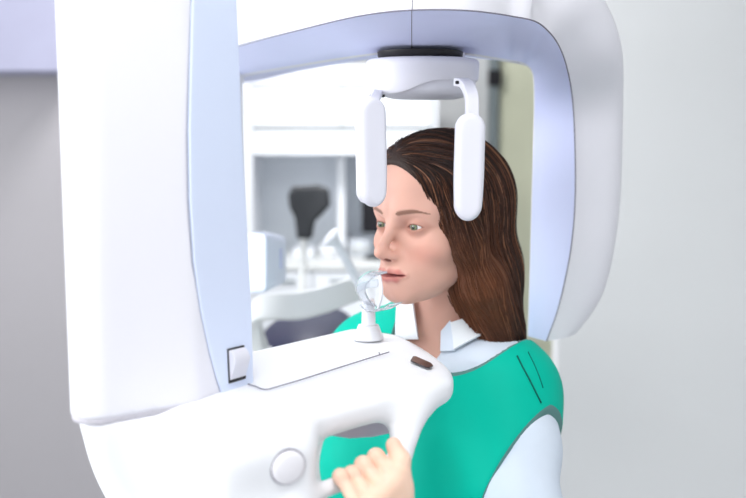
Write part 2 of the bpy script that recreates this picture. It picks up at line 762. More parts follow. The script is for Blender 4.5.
E_ = E_ - D_ * (E_ * D_).sum(1)[:, None]
E_ /= length(E_)[:, None]
wl_ = sstep_(nb - 2.0, nb + 4.0, tpar)[:, None]
E_ = (1 - wl_) * V(0, 0, 1)[None] + wl_ * E_
E_ /= length(E_)[:, None]


def arch_sections():
    secs = []
    for i in range(150):
        e, d, w = E_[i], D_[i], sil[i]
        o = O_[i]
        s = [I_[i], .5 * (I_[i] + o), o]
        for k in range(1, 11):
            th = k / 10 * math.pi / 2
            s.append(o + e * w * math.sin(th) ** .9 + d * .055 * (1 - math.cos(th)))
        s.append(o + e * w + d * DEP * .75)
        s.append(o + e * w * .8 + d * DEP)
        s.append(o + d * DEP)
        s.append(I_[i] + d * DEP + e * .013)
        s.append(I_[i] + d * .012 - e * .001)
        secs.append(s)
    return np.array(secs)


S = arch_sections()
ns, nk = S.shape[:2]
bm = bmesh.new()
G = [[bm.verts.new(S[i, k]) for k in range(nk)] for i in range(ns)]
for i in range(ns - 1):
    for k in range(nk):
        bm.faces.new((G[i][k], G[i][(k + 1) % nk], G[i + 1][(k + 1) % nk], G[i + 1][k]))
bm.faces.new(G[0])
bm.faces.new(G[-1][::-1])
arch = link('arch_shell', bm_mesh('arch_shell', bm, True), [M['shell'], M['lilac']], mach)
for i_, pl in enumerate(arch.data.polygons):
    if i_ < (ns - 1) * nk and i_ % nk in (nk - 2, nk - 3) and i_ // nk < 80:
        pl.material_index = 1
es = arch.modifiers.new('es', 'EDGE_SPLIT')
es.split_angle = math.radians(38)


def strip(name, a, b, d, off, thick, m, parent, label=None):
    bm = bmesh.new()
    nrow = 5
    F0 = [[bm.verts.new(a[i] * (1 - t) + b[i] * t - d[i] * (off + thick)) for t in np.linspace(0, 1, nrow)] for i in range(len(a))]
    B0 = [[bm.verts.new(a[i] * (1 - t) + b[i] * t - d[i] * off) for t in (0, 1)] for i in range(len(a))]
    for i in range(len(a) - 1):
        for k in range(nrow - 1):
            bm.faces.new((F0[i][k], F0[i][k + 1], F0[i + 1][k + 1], F0[i + 1][k]))
        bm.faces.new((B0[i][0], B0[i + 1][0], B0[i + 1][1], B0[i][1]))
        bm.faces.new((F0[i][0], F0[i + 1][0], B0[i + 1][0], B0[i][0]))
        bm.faces.new((F0[i][-1], B0[i][1], B0[i + 1][1], F0[i + 1][-1]))
    for i in (0, len(a) - 1):
        bm.faces.new(F0[i] + [B0[i][1], B0[i][0]])
    o = link(name, bm_mesh(name, bm, True), [m], parent, label)
    e = o.modifiers.new('es', 'EDGE_SPLIT')
    e.split_angle = math.radians(50)
    return o


IO_ = (O_ - I_) / length(O_ - I_)[:, None]
archp = strip('arch_panel', I_ + IO_ * .0005, O_ - IO_ * .0012, D_, .0004, .0018, M['lilac'], mach, 'smooth lilac front panel of the arch')
tube('panel_seam', O_ - D_ * .0006, .0009, M['seam'], archp, 6)
i418 = 46
tube('panel_joint', [I_[i418] - D_[i418] * .0023, O_[i418] - D_[i418] * .0023], .0005, M['seam'], archp, 6)
tube('shell_joint', [S[i418, k] - D_[i418] * .0003 for k in range(2, 9)], .0005, M['seam'], arch, 6)

# far leg of the arch on the sensor side, behind the column
def f_farleg(p):
    a = at(236, 60, 1.99)
    b = at(240, 350, 1.93)
    c1 = at(232, 60, 2.0) + V(-.02, .03, 0)
    c2 = at(236, 350, 1.95) + V(-.02, .03, 0)
    return smax(cone(p, c1 + V(0, 0, .03), c2, .045, .045), p[..., 0] - a[0] - .008 - (p[..., 2] - b[2]) * 0, .01)


nets_obj('sensor_leg', f_farleg, (-.38, 1.88, 1.10), (-.18, 2.12, 1.86), .006, M['shell'], mach)
# sensor head
bm = bmesh.new()
fr = [at(246, 231, 1.78), at(267, 233.5, 1.74), at(267, 293.5, 1.74), at(246, 295, 1.78)]
bk = [at(262, 230, 1.98), at(287, 237, 1.95), at(287, 283, 1.95), at(262, 285, 1.98)]
a = [bm.verts.new(p) for p in fr]
b = [bm.verts.new(p) for p in bk]
bm.faces.new(a)
bm.faces.new(b[::-1])
for i in range(4):
    bm.faces.new((a[i], b[i], b[(i + 1) % 4], a[(i + 1) % 4]))
sh = bev(link('sensor_head', bm_mesh('sensor_head', bm), [M['sensor']], mach, 'pale blue box-shaped sensor head'), .012, 4)
sl = [fr[1] * (1 - t) + bk[1] * t for t in (.62, .68)]
sb = [fr[2] * (1 - t) + bk[2] * t for t in (.62, .68)]
nn = unit(np.cross(bk[1] - fr[1], fr[2] - fr[1]))
if nn[0] < 0:
    nn = -nn
q = [sl[0] * .75 + sb[0] * .25, sl[1] * .75 + sb[1] * .25, sl[1] * .35 + sb[1] * .65, sl[0] * .35 + sb[0] * .65]
link('sensor_slot', bm_mesh('sensor_slot', slab_from(q, nn, .002)), [M['lilac']], sh)

# ---- headrest under the arch
HC = V(.0698, 1.432)
z_t = CAM_Z + .0985


def hub_low(th):
    """lower rim height of the ring by angle, stepping up towards the right"""
    x = math.cos(th)
    s = 1 / (1 + math.exp(-7 * (x + .15)))
    return CAM_Z + .048 + .020 * s


bm = bmesh.new()
n = 72
rings = []
for lev in range(8):
    ring = []
    for j in range(n):
        th = 2 * math.pi * j / n
        zl = hub_low(th)
        r, z = [(.070, z_t), (.076, z_t - .0008), (.0795, z_t - .004), (.0800, z_t - .010), (.0795, .5 * (z_t + zl)), (.0790, zl + .003), (.0775, zl), (.066, zl)][lev]
        ring.append(bm.verts.new((HC[0] + r * math.cos(th), HC[1] + r * math.sin(th), z)))
    rings.append(ring)
for a, b in zip(rings[:-1], rings[1:]):
    for j in range(n):
        bm.faces.new((a[j], a[(j + 1) % n], b[(j + 1) % n], b[j]))
bm.faces.new(rings[0])
bm.faces.new(rings[-1][::-1])
head_ring = link('headrest_ring', bm_mesh('headrest_ring', bm, True), [M['grey']], mach, 'light grey drum under the arch')
head_ring.modifiers.new('es', 'EDGE_SPLIT').split_angle = math.radians(50)
lathe('ring_underside', V(HC[0] + .004, HC[1], CAM_Z + .046), (0, 0, 1), [(0, -.004), (.045, -.003), (.064, .002), (.071, .010), (.071, .022), (0, .022)], M['pad'], head_ring, 56)
lathe('hub_gap_shade', V(HC[0] - .004, HC[1] - .016, z_t - .001), (0, 0, 1), [(0, 0), (.056, 0), (.059, .003), (.060, .010), (0, .010)], M['dark'], mach, 48, 'black disc standing in for the shaded gap above the drum')  # solid black disc paints the shade of the gap
lathe('hub_boss', V(HC[0] + .01, HC[1] + .01, z_t - .002), (0, 0, 1), [(0, 0), (.050, 0), (.050, .012), (0, .012)], M['body'], mach, 48)


def pad(px_top, px_bot, Y, half_w, half_t, yaw, name, cush):
    top = at(*px_top, Y)
    bot = at(*px_bot, Y - .004)
    c = .5 * (top + bot)
    w = unit(top - bot)
    t = V(math.cos(yaw), math.sin(yaw), 0)
    t = unit(t - w * np.dot(t, w))
    s = np.cross(w, t)
    R = np.stack([t, s, w])
    hh = length(top - bot) / 2

    def f(p):
        q = (p - c) @ R.T
        k = 1 - .16 * np.clip(-q[..., 2] / hh, -.2, 1) ** 2
        e = np.stack([q[..., 0] / k, q[..., 1]], -1)
        d2x = np.stack([np.abs(e[..., 0]), np.abs(q[..., 2])], -1)
        # stadium outline in the face plane
        hz = hh - half_w
        d2 = length(np.stack([e[..., 0], np.maximum(np.abs(q[..., 2]) - hz, 0)], -1)) - half_w
        return extrude(d2, q[..., 1] + .12 * q[..., 2] ** 2 / hh * 0, half_t, half_t * .85)
    o = nets_obj(name, f, c - hh - .02, c + hh + .02, .0022, M['pad'], mach)

    def g(p):
        q = (p - c) @ R.T
        hz = hh - half_w
        d2 = length(np.stack([q[..., 0], np.maximum(np.abs(q[..., 2]) - hz, 0)], -1)) - half_w * .82
        return extrude(d2, q[..., 1] - cush * (half_t + .003), .006, .004)
    nets_obj('pad_cushion', g, c - hh - .02, c + hh + .02, .0025, M['grey'], o)
    return o, c, R


pad_r, _, _ = pad((470.5, 113), (467.5, 221), 1.262, .0192, .0105, math.radians(5), 'temple_pad', 1)
pad_l, _, _ = pad((371, 97), (373.5, 207), 1.284, .0198, .0092, math.radians(32), 'temple_pad', 1)
arm1 = loft_flat('pad_arm', catmull([at(459, 82, 1.30), at(466, 84, 1.29), at(471, 95, 1.272), at(472, 108, 1.266), at(471.5, 124, 1.264)], 24), V(1, .2, 0), [.016] * 24, .011, M['pad'], mach)
arm2 = loft_flat('pad_arm', catmull([at(378, 92, 1.40), at(377, 95, 1.36), at(374.5, 100, 1.300), at(373.5, 108, 1.287), at(373, 118, 1.284)], 20), V(1, .6, 0), .016, .009, M['pad'], mach)
for x, y, Yk in ((463, 82.5, 1.296), (377.5, 96, 1.41)):
    c = at(x, y, Yk)
    box_obj('arm_slot', c - V(.010, .006, .002), c + V(.010, .006, .002), M['dark'], head_ring, .001, 'small black slot')

# grey panel imitating the shaded inner wall seen through the grip opening
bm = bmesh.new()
shade_out = [(-.300, .300), (-.140, .300), (-.140, .352), (-.170, .354), (-.210, .350), (-.250, .342), (-.285, .330), (-.300, .318)]
f0 = [bm.verts.new(T(a, .172, h)) for a, h in shade_out]
f1 = [bm.verts.new(T(a, .182, h)) for a, h in shade_out]
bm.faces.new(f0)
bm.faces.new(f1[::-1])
for i in range(len(shade_out)):
    j = (i + 1) % len(shade_out)
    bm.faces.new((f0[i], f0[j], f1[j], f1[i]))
bev(link('grip_shade_panel', bm_mesh('grip_shade_panel', bm), [M['grip_shade']], table, 'grey panel standing in for shade in the grip opening'), .003)

# overhead arm from the column to the arch
pa, pb = V(-.235, 1.08, 0), V(.075, 1.47, 0)
dr_ = unit(pb - pa)
sd_ = V(-dr_[1], dr_[0], 0)
bm = bmesh.new()
cs = []
for p_, w_ in ((pa - dr_ * .02, .07), (pb + dr_ * .10, .085)):
    cs.append([bm.verts.new(p_ + sd_ * s_ * w_ + V(0, 0, z_)) for s_, z_ in ((-1, 2.06), (1, 2.06), (1, 2.20), (-1, 2.20))])
bm.faces.new(cs[0][::-1])
bm.faces.new(cs[1])
for i in range(4):
    bm.faces.new((cs[0][i], cs[0][(i + 1) % 4], cs[1][(i + 1) % 4], cs[1][i]))
bev(link('overhead_arm', bm_mesh('overhead_arm', bm), [M['shell']], mach), .03, 4)
lathe('pivot', V(pb[0], pb[1], 1.86), (0, 0, 1), [(0, 0), (.06, 0), (.06, .215), (0, .215)], M['grey'], mach, 40)
# ================================================================== the patient
HEADC = V(.087, 1.400, CAM_Z - .128)
YAW = math.radians(45)
HR = rotz(-YAW) @ rotz(math.pi)  # local y (face) -> towards camera-left


def head_basis():
    f = V(-math.sin(YAW), -math.cos(YAW), 0)
    l = V(math.cos(YAW), -math.sin(YAW), 0)
    B = np.stack([l, f, V(0, 0, 1)], 1)
    return B @ rotx(math.radians(-1.0))


HB = head_basis()


def to_head(p):
    return (p - HEADC) @ HB


def from_head(q):
    return np.asarray(q, float) @ HB.T + HEADC


EYE = V(.0305, .0665, 0.0)
ER = .0122


def f_face(q):
    qa = q.copy()
    qa[..., 0] = np.abs(qa[..., 0])
    d = ell(q, (0, -.012, .036), (.071, .092, .080))
    d = smin(d, ell(q, (0, .030, .048), (.058, .056, .052)), .03)
    d = smin(d, ell(q, (0, .022, -.025), (.058, .060, .076)), .03)
    d = smin(d, ell(q, (0, .050, -.070), (.030, .034, .028)), .035)
    d = smin(d, cone(qa, (.046, -.006, -.050), (.012, .068, -.0865), .014, .012), .030)
    d = smin(d, ball(q, (0, .0765, -.0865), .0130), .022)
    d = smin(d, ell(qa, (.043, .046, -.028), (.021, .023, .018)), .022)
    d = smin(d, cone(qa, (.010, .077, .019), (.043, .058, .021), .010, .009), .022)
    # sockets
    d = smax(d, -ell(qa, (.0315, .089, -.001), (.019, .017, .0115)), .016)
    # nose
    nose = cone(q, (0, .081, .008), (0, .1055, -.0270), .0062, .0076)
    nose = smin(nose, ball(q, (0, .1100, -.0325), .0084), .008)
    nose = smin(nose, ell(qa, (.0096, .0955, -.0385), (.0056, .0098, .0058)), .011)
    nose = smin(nose, cone(q, (0, .103, -.040), (0, .093, -.046), .0042, .0050), .006)
    d = smin(d, nose, .013)
    d = smax(d, -ell(qa, (.0060, .1015, -.0430), (.0032, .0055, .0028)), .004)
    # muzzle around the mouth
    d = smin(d, ell(q, (0, .063, -.063), (.029, .030, .022)), .018)
    return d


def face_y(x, z):
    ys = np.linspace(.125, .02, 600)
    v = f_face(np.stack([np.full(600, x), ys, np.full(600, z)], -1))
    return ys[np.argmax(v < 0)]


def lip_pt(x, z, off):
    return V(x, face_y(x, z) + off, z)


LIP_U = [lip_pt(.004, -.0590, -.0022), lip_pt(.0150, -.0608, -.0022), lip_pt(.0250, -.0636, -.0008)]
LIP_L = [lip_pt(.000, -.0690, -.0028), lip_pt(.0130, -.0682, -.0024), lip_pt(.0250, -.0643, -.0006)]
LIP_S = [lip_pt(.000, -.0640, .0022), lip_pt(.014, -.0642, .0012), lip_pt(.0245, -.0640, .0003)]


def f_lips(qa):
    ul = smin(cone(qa, LIP_U[0], LIP_U[1], .0049, .0043), cone(qa, LIP_U[1], LIP_U[2], .0043, .0018), .003)
    ll = smin(cone(qa, LIP_L[0], LIP_L[1], .0060, .0052), cone(qa, LIP_L[1], LIP_L[2], .0050, .0016), .003)
    slit = np.minimum(cone(qa, LIP_S[0], LIP_S[1], .0016, .0015), cone(qa, LIP_S[1], LIP_S[2], .0015, .0012))
    return ul, ll, slit


def f_skull(q):
    qa = q.copy()
    qa[..., 0] = np.abs(qa[..., 0])
    d = f_face(q)
    ul, ll, slit = f_lips(qa)
    d = smin(d, ul, .0045)
    d = smin(d, ll, .0045)
    d = smax(d, -slit, .0025)
    # eyelids
    lid = ball(qa, EYE, ER + .0018)
    d = smin(d, lid, .006)
    e = qa - EYE
    ex, ez = e[..., 0] - .0005, e[..., 2] - .04 * e[..., 0]
    up = length(np.stack([ex, ez + .0138], -1)) - .0180
    dn = length(np.stack([ex, ez - .0168], -1)) - .0200
    op = np.maximum(np.maximum(up, dn), -(e[..., 1] - .002))
    d = smax(d, -op, .0012)
    # upper lid fold
    # ears
    ear = ell(qa, (.072, -.012, -.008), (.006, .018, .030))
    d = smin(d, ear, .008)
    return d


TYAW = math.radians(43)
TL = V(math.cos(TYAW), -math.sin(TYAW), 0)
TF = V(-math.sin(TYAW), -math.cos(TYAW), 0)
SH = .5 * (at(541, 370, 1.30) + at(344, 334, 1.54))
SH = V(SH[0], SH[1], CAM_Z - .332)
SH = CAM + (SH - CAM) * 1.028
TB = np.stack([TL, TF, V(0, 0, 1)], 1)


def to_torso(p):
    return (p - SH) @ TB


def from_torso(q):
    return np.asarray(q, float) @ TB.T + SH


HAND_SHIFT = V(0, 0, 0)
WRIST = at(393, 575, 1.0)
ELBOW = at(530, 640, 1.20)
LSH = V(.134, -.012, -.032)
L_ELB = to_torso(ELBOW)
L_WRI = to_torso(WRIST)
R_SH = V(-.146, -.012, -.026)
R_ELB = V(-.20, -.05, -.31)
R_WRI = V(-.21, .02, -.55)
NECK_T = V(0, -.012, .055)
NECK_TOP = to_torso(from_head(V(0, -.034, -.055)))


def f_neck(q):
    d = cone(q, NECK_TOP, NECK_T, .044, .048)
    d = smin(d, cone(q, NECK_T, (0, -.02, -.03), .050, .075), .05)
    # throat tendons
    return d


def f_torso(q):
    d = ell(q, (0, -.005, -.15), (.150, .098, .205))
    sh = cone(q, (-.126, -.012, -.010), (.108, -.012, -.022), .044, .044)
    d = smin(d, sh, .06)
    d = smin(d, ell(q, (0, 0, -.36), (.125, .090, .19)), .06)
    d = smin(d, ell(q, (0, -.005, -.53), (.160, .112, .13)), .07)
    qa = q.copy()
    qa[..., 0] = np.abs(qa[..., 0])
    d = smin(d, ell(qa, (.070, .066, -.165), (.058, .055, .062)), .035)
    tr = cone(qa, (.030, -.030, .050), (.115, -.020, -.014), .030, .030)
    return smin(d, tr, .04)


def f_arms(q):
    a = smin(cone(q, LSH, L_ELB, .047, .037), cone(q, L_ELB, L_WRI, .038, .025), .01)
    b = smin(cone(q, R_SH, R_ELB, .047, .037), cone(q, R_ELB, R_WRI, .038, .025), .01)
    return a, b


HIP = -.58


def f_legs(q):
    qa = q.copy()
    qa[..., 0] = np.abs(qa[..., 0])
    fz = -SH[2]
    kn = (.088, .015, fz + .46)
    an = (.085, -.02, fz + .08)
    d = smin(cone(qa, (.085, 0, -.60), kn, .082, .055), cone(qa, kn, an, .056, .038), .03)
    d = smin(d, ell(qa, (.088, -.05, (fz + .46 + fz + .10) / 2 + .06), (.045, .045, .12)), .03)
    d = smin(d, cone(qa, (.085, -.035, fz + .042), (.088, .135, fz + .032), .036, .028), .03)
    return d


def f_body(q):
    d = smin(f_torso(q), f_legs(q), .05)
    a, b = f_arms(q)
    d = smin(d, a, .05)
    d = smin(d, b, .05)
    hand = ell(q, R_WRI + V(0, .012, -.085), (.022, .034, .085))
    d = smin(d, hand, .03)
    return smin(d, f_neck(q), .045)


# ------------------------------------------------------------------ left hand on the grip bar
def hp(x, y, Y):
    return at(x, y, Y)


FING = {
    'index': [(393, 480, .995), (376, 457, 1.014), (378, 457, 1.042), (382, 470, 1.048)],
    'middle': [(383, 492, .980), (363.5, 465, 1.000), (365, 466, 1.028), (369, 480, 1.034)],
    'ring': [(372, 503, .967), (352, 474.5, .986), (354, 476, 1.014), (358, 490, 1.020)],
    'little': [(362, 513, .955), (340.5, 476.5, .975), (343, 478, 1.000), (347, 490, 1.006)],
}
FR = {'index': (.0092, .0084, .0074, .0066), 'middle': (.0094, .0086, .0076, .0068), 'ring': (.0090, .0082, .0072, .0065), 'little': (.0080, .0071, .0062, .0056)}
THUMB = [(403, 530, 1.0), (401, 488, 1.0), (400.5, 460, 1.008), (393.5, 445, 1.018)]
TR = (.0150, .0118, .0100, .0082)


def f_hand(p):
    w = at(390, 562, 1.0)
    palm = None
    k = 1e3
    fingers = []
    for nme in ('index', 'middle', 'ring', 'little'):
        j = [hp(*c) for c in FING[nme]]
        r = FR[nme]
        base = w * .75 + j[0] * .25
        mc = cone(p, base, j[0], .017, r[0] + .0025)
        palm = mc if palm is None else smin(palm, mc, .016)
        f = cone(p, j[0], j[1], r[0], r[1] * .96)
        f = smin(f, ball(p, j[1], r[1] * 1.03), .004)
        f = smin(f, cone(p, j[1], j[2], r[1], r[2]), .004)
        f = smin(f, cone(p, j[2], j[3], r[2], r[3]), .004)
        fingers.append(f)
    d = palm
    for f in fingers:
        d = smin(d, f, .0022)
    # keep creases between neighbouring fingers
    tj = [hp(*c) for c in THUMB]
    t = smin(cone(p, tj[0], tj[1], TR[0], TR[1]), cone(p, tj[1], tj[2], TR[1], TR[2]), .006)
    t = smin(t, cone(p, tj[2], tj[3], TR[2], TR[3]), .005)
    d = smin(d, t, .005)
    d = smin(d, cone(p, tj[0] * .5 + w * .5, hp(*FING['index'][0]), .016, .010), .016)
    d = smin(d, cone(p, w, WRIST * .6 + ELBOW * .4, .0235, .032), .03)
    return np.maximum(d, -(f_table(p) - .0012))


def f_headbody(p):
    q = to_head(p)
    t = to_torso(p)
    d = f_skull(q)
    d = smin(d, f_neck(t), .014)
    return smin(d, smin(f_torso(t), f_arms(t)[0], .05), .045)


# painted lid shade, lit hand, skin pigment -----------------------------------------------------
SKIN = np.array(rgb(212, 166, 150)[:3])


def mixc(c, col, w):
    return c * (1 - w[:, None]) + np.asarray(col)[None] * w[:, None]


def sstep(a, b, x):
    t = np.clip((x - a) / (b - a), 0, 1)
    return t * t * (3 - 2 * t)


def head_pigment_shade(v):
    q = to_head(v)
    qa = q.copy()
    qa[:, 0] = np.abs(qa[:, 0])
    c = np.repeat(SKIN[None], len(v), 0)
    blush = np.exp(-(((qa - V(.040, .065, -.035)) / V(.022, .03, .016)) ** 2).sum(1))
    c = mixc(c, rgb(214, 142, 126)[:3], .45 * blush)
    nosew = np.exp(-(((q - V(0, .108, -.038)) / V(.014, .016, .012)) ** 2).sum(1))
    c = mixc(c, rgb(214, 148, 132)[:3], .35 * nosew)
    # lips
    ul, ll, sl1 = f_lips(qa)
    lw = sstep(.0016, .0, np.minimum(ul, ll)) * (q[:, 1] > .07)
    c = mixc(c, rgb(186, 104, 100)[:3], .8 * lw)
    c = mixc(c, rgb(110, 45, 45)[:3], (.85 * sstep(.0018, .0002, sl1) * (.25 + .75 * sstep(.026, .019, qa[:, 0]))))
    # eyebrows
    bx = qa[:, 0]
    arc = .0182 + .0040 * np.sin(np.clip((bx - .012) / .040, 0, 1) * math.pi * .72) - .002 * sstep(.035, .052, bx)
    th = .0040 * sstep(.010, .016, bx) * (1 - .75 * sstep(.030, .053, bx))
    bw = sstep(1.0, .45, np.abs(q[:, 2] - arc) / np.maximum(th, 1e-4)) * (bx > .0115) * (bx < .053) * (q[:, 1] > .03)
    c = mixc(c, rgb(105, 72, 55)[:3], .8 * bw)
    # lash line; lids darkened in colour as shadow around the eye
    e = qa - EYE
    ex, ez = e[:, 0] - .0005, e[:, 2] - .04 * e[:, 0]
    up = length(np.stack([ex, ez + .0138], -1)) - .0180
    dn = length(np.stack([ex, ez - .0168], -1)) - .0200
    op = np.maximum(up, dn)
    lash = sstep(.0020, .0004, op) * (q[:, 1] > .055)
    upper = sstep(-.001, .001, ez)
    c = mixc(c, rgb(70, 45, 38)[:3], lash * (.35 + .5 * upper))
    lid_shade = sstep(.012, .002, op) * (q[:, 1] > .05)
    c = mixc(c, rgb(158, 104, 90)[:3], lid_shade * .5)
    # nostrils
    nn = ell(qa, (.0060, .1015, -.0430), (.0034, .0058, .0030))
    c = mixc(c, rgb(110, 55, 48)[:3], .8 * sstep(.0012, 0, nn))
    return c


def hand_pigment_lit(v):
    c = np.repeat(np.array(rgb(242, 210, 188)[:3])[None], len(v), 0)  # base skin brighter than the face, its stronger light put into colour
    for nme in FING:
        for k, rad in ((1, .014), (3, .012), (0, .015)):
            p = hp(*FING[nme][k])
            w = np.exp(-(length(v - p) / rad) ** 2)
            c = mixc(c, rgb(232, 160, 138)[:3], .25 * w)
    p = hp(*THUMB[3])
    c = mixc(c, rgb(235, 170, 150)[:3], .5 * np.exp(-(length(v - p) / .016) ** 2))
    return c


M['skin'] = mat('skin', rgb(212, 166, 150), .48, .35, vary=.02, scale=40, attr='pigment_and_light', sss=.12, bump=.05, bscale=900)
M['sclera'] = mat('eye_white', rgb(226, 222, 222), .15, .5)


def eye_mat():
    m = mat('iris', rgb(120, 130, 105), .08, .6, attr='pigment_and_light', vary=.05, scale=600)
    return m


M['iris'] = eye_mat()


def eye_mesh(center, gaze):
    u, v, w = frame_of(gaze)
    vs = []
    col = []
    n, mrow = 40, 28
    for i in range(mrow + 1):
        th = math.pi * (i / mrow) ** 1.35
        for j in range(n):
            a = 2 * math.pi * j / n
            r = ER * (1 + .045 * math.exp(-(th / .42) ** 4))
            vs.append(center + r * (math.cos(th) * w + math.sin(th) * (math.cos(a) * u + math.sin(a) * v)))
            s = math.sin(th) * ER
            if th > 1.4 or s > .0060:
                c = rgb(226, 222, 222)[:3]
            elif s > .0054:
                c = rgb(60, 66, 60)[:3]
            elif s > .0022:
                k = .5 + .5 * math.sin(a * 9 + i)
                c = rgb(100 + 14 * k, 110 + 12 * k, 90)[:3]
            else:
                c = rgb(12, 10, 10)[:3]
            col.append(c)
    fs = []
    for i in range(mrow):
        for j in range(n):
            fs.append((i * n + j, i * n + (j + 1) % n, (i + 1) * n + (j + 1) % n, (i + 1) * n + j))
    return np.array(vs), np.array(fs)[:, ::-1], np.array(col)


# body pieces: fine head and neck, fine hand, the rest coarser
CUTZ = SH[2] - .02
hv, hq = nets(lambda p: np.maximum(f_headbody(p), CUTZ - .05 - p[..., 2]), HEADC + V(-.14, -.16, -.33), HEADC + V(.15, .17, .13), .0014)
av, aq = nets(f_hand, at(330, 437, .93) + V(-.02, -.02, -.17), at(425, 432, 1.07) + V(.03, .03, .01), .0013)


def f_rest(p):
    q = to_torso(p)
    d = f_body(q) + .001
    d = np.maximum(d, p[..., 2] - CUTZ)
    w = WRIST * .75 + ELBOW * .25
    ax = unit(WRIST - ELBOW)
    return np.maximum(d, np.where(length(p - WRIST) < .14, (p - w) @ ax, -1))


rv, rq = nets(f_rest, SH + V(-.36, -.36, -SH[2] - .01), SH + V(.36, .36, .02), .0075)
parts = [(hv, hq, head_pigment_shade(hv), 0), (av, aq, hand_pigment_lit(av), 0), (rv, rq, np.repeat(SKIN[None], len(rv), 0), 0)]
GAZE = unit(HB @ V(.06, 1, .02))
for sx in (-1, 1):
    ec = from_head(EYE * V(sx, 1, 1))
    v, q, c = eye_mesh(ec, GAZE)
    parts.append((v, q, c, 1))
off = 0
VV, QQ, CC, MM = [], [], [], []
for v, q, c, m in parts:
    VV.append(v)
    QQ.append(q + off)
    CC.append(c)
    MM.append(np.full(len(q), m))
    off += len(v)
me = mesh_np('person', np.concatenate(VV), np.concatenate(QQ), True, np.concatenate(MM))
at_ = me.attributes.new('pigment_and_light', 'FLOAT_COLOR', 'POINT')
cc = np.concatenate(CC)
at_.data.foreach_set('color', np.concatenate([cc, np.ones((len(cc), 1))], 1).astype(np.float32).ravel())
base = V(SH[0], SH[1], 0)
me.transform(Matrix.Translation(Vector(-base)))
person = link('person', me, [M['skin'], M['iris']])
person.location = base
person['label'] = 'person with long brown hair in green vest standing with chin at the x-ray machine'
person['category'] = 'person'
person['_root'] = 1
# ================================================================== clothing and hair
M['shirt'] = mat('pale_blue_cotton', rgb(214, 224, 238), .8, .2, vary=.03, scale=14, bump=.25, bscale=60)
M['collar'] = mat('white_cotton', rgb(232, 238, 244), .8, .2, vary=.02, scale=20)
M['vest'] = mat('green_apron_vinyl', rgb(0, 182, 158), .6, .12, vary=.04, scale=7, bump=.12, bscale=26)
M['binding'] = mat('grey_binding', rgb(96, 136, 134), .7, .2)
M['thread'] = mat('dark_green_stitching', rgb(10, 92, 82), .7, .2)
M['trousers'] = mat('dark_denim', rgb(52, 60, 82), .8, .2, bump=.1)
M['shoe'] = mat('white_shoe', rgb(225, 225, 228), .6, .3)


def folds(q, amp):
    return amp * (np.sin(q[..., 0] * 38 + q[..., 2] * 52 + 2 * np.sin(q[..., 2] * 21)) * .5 +
                  np.sin(q[..., 1] * 47 - q[..., 2] * 40 + 1.7 * np.sin(q[..., 0] * 25)) * .5)


def f_shirt_t(q):
    a, b = f_arms(q)
    d = smin(f_torso(q) - .007, smin(f_neck(q) - .004, 9.0, .01), .03)
    d = smin(d, a - .012 - folds(q, .006), .05)
    d = smin(d, b - .012 - folds(q, .006), .05)
    # neck edge, higher at the back
    d = smax(d, q[..., 2] - .062 + .42 * (q[..., 1] + .02), .004)
    # open V at the front
    wv = np.clip((q[..., 2] + .115) * .36, -.02, .052)
    v = np.maximum(np.abs(q[..., 0]) - wv, -(q[..., 1] - .005))
    d = smax(d, -v, .004)
    for wr, el in ((L_WRI, L_ELB), (R_WRI, R_ELB)):
        ax = unit(wr - el)
        d = np.where(length(q - wr) < .13, np.maximum(d, (q - (wr - ax * .02)) @ ax), d)
    return np.maximum(d, -(q[..., 2] + .60))


def vest_cuts(q):
    qa = q.copy()
    qa[..., 0] = np.abs(qa[..., 0])
    e = (q[..., :2] - V(.052, .0)) / V(.090, .120)
    hole = (length(e) - 1) * .09
    hole = smax(hole, -(q[..., 2] + .006 - .14 * q[..., 0]), .045)
    ah = smax(.204 - (.94 * qa[..., 0] - .34 * q[..., 2]) + .30 * np.maximum(-qa[..., 1] - .0, 0), -(q[..., 2] + .185), .05)
    return hole, ah


def f_vest_t(q):
    qa = q.copy()
    qa[..., 0] = np.abs(qa[..., 0])
    a = np.minimum(cone(q, LSH, LSH * .6 + L_ELB * .4, .039, .036), cone(q, R_SH, R_SH * .6 + R_ELB * .4, .039, .036))
    d = smin(f_torso(q), a, .05) - .021 - .002 * np.sin(q[..., 2] * 30 + q[..., 0] * 18)
    hole, ah = vest_cuts(q)
    d = smax(d, -hole, .005)
    d = smax(d, -ah, .005)
    return smax(d, -(q[..., 2] + .58), .01)


def f_shirt(p):
    return f_shirt_t(to_torso(p))


def f_vest(p):
    return f_vest_t(to_torso(p))


def wear(name, f, lo, hi, h, mats, label, idx=None, parent=None):
    v, q = nets(f, lo, hi, h)
    mi = idx(v[q].mean(1)) if idx is not None else None
    me = mesh_np(name, v, q, True, mi)
    return link(name, me, mats, parent or person, label)


shirt = wear('shirt', f_shirt, SH + V(-.36, -.40, -.62), SH + V(.36, .36, .12), .0045, [M['shirt']], 'pale blue long-sleeved shirt')


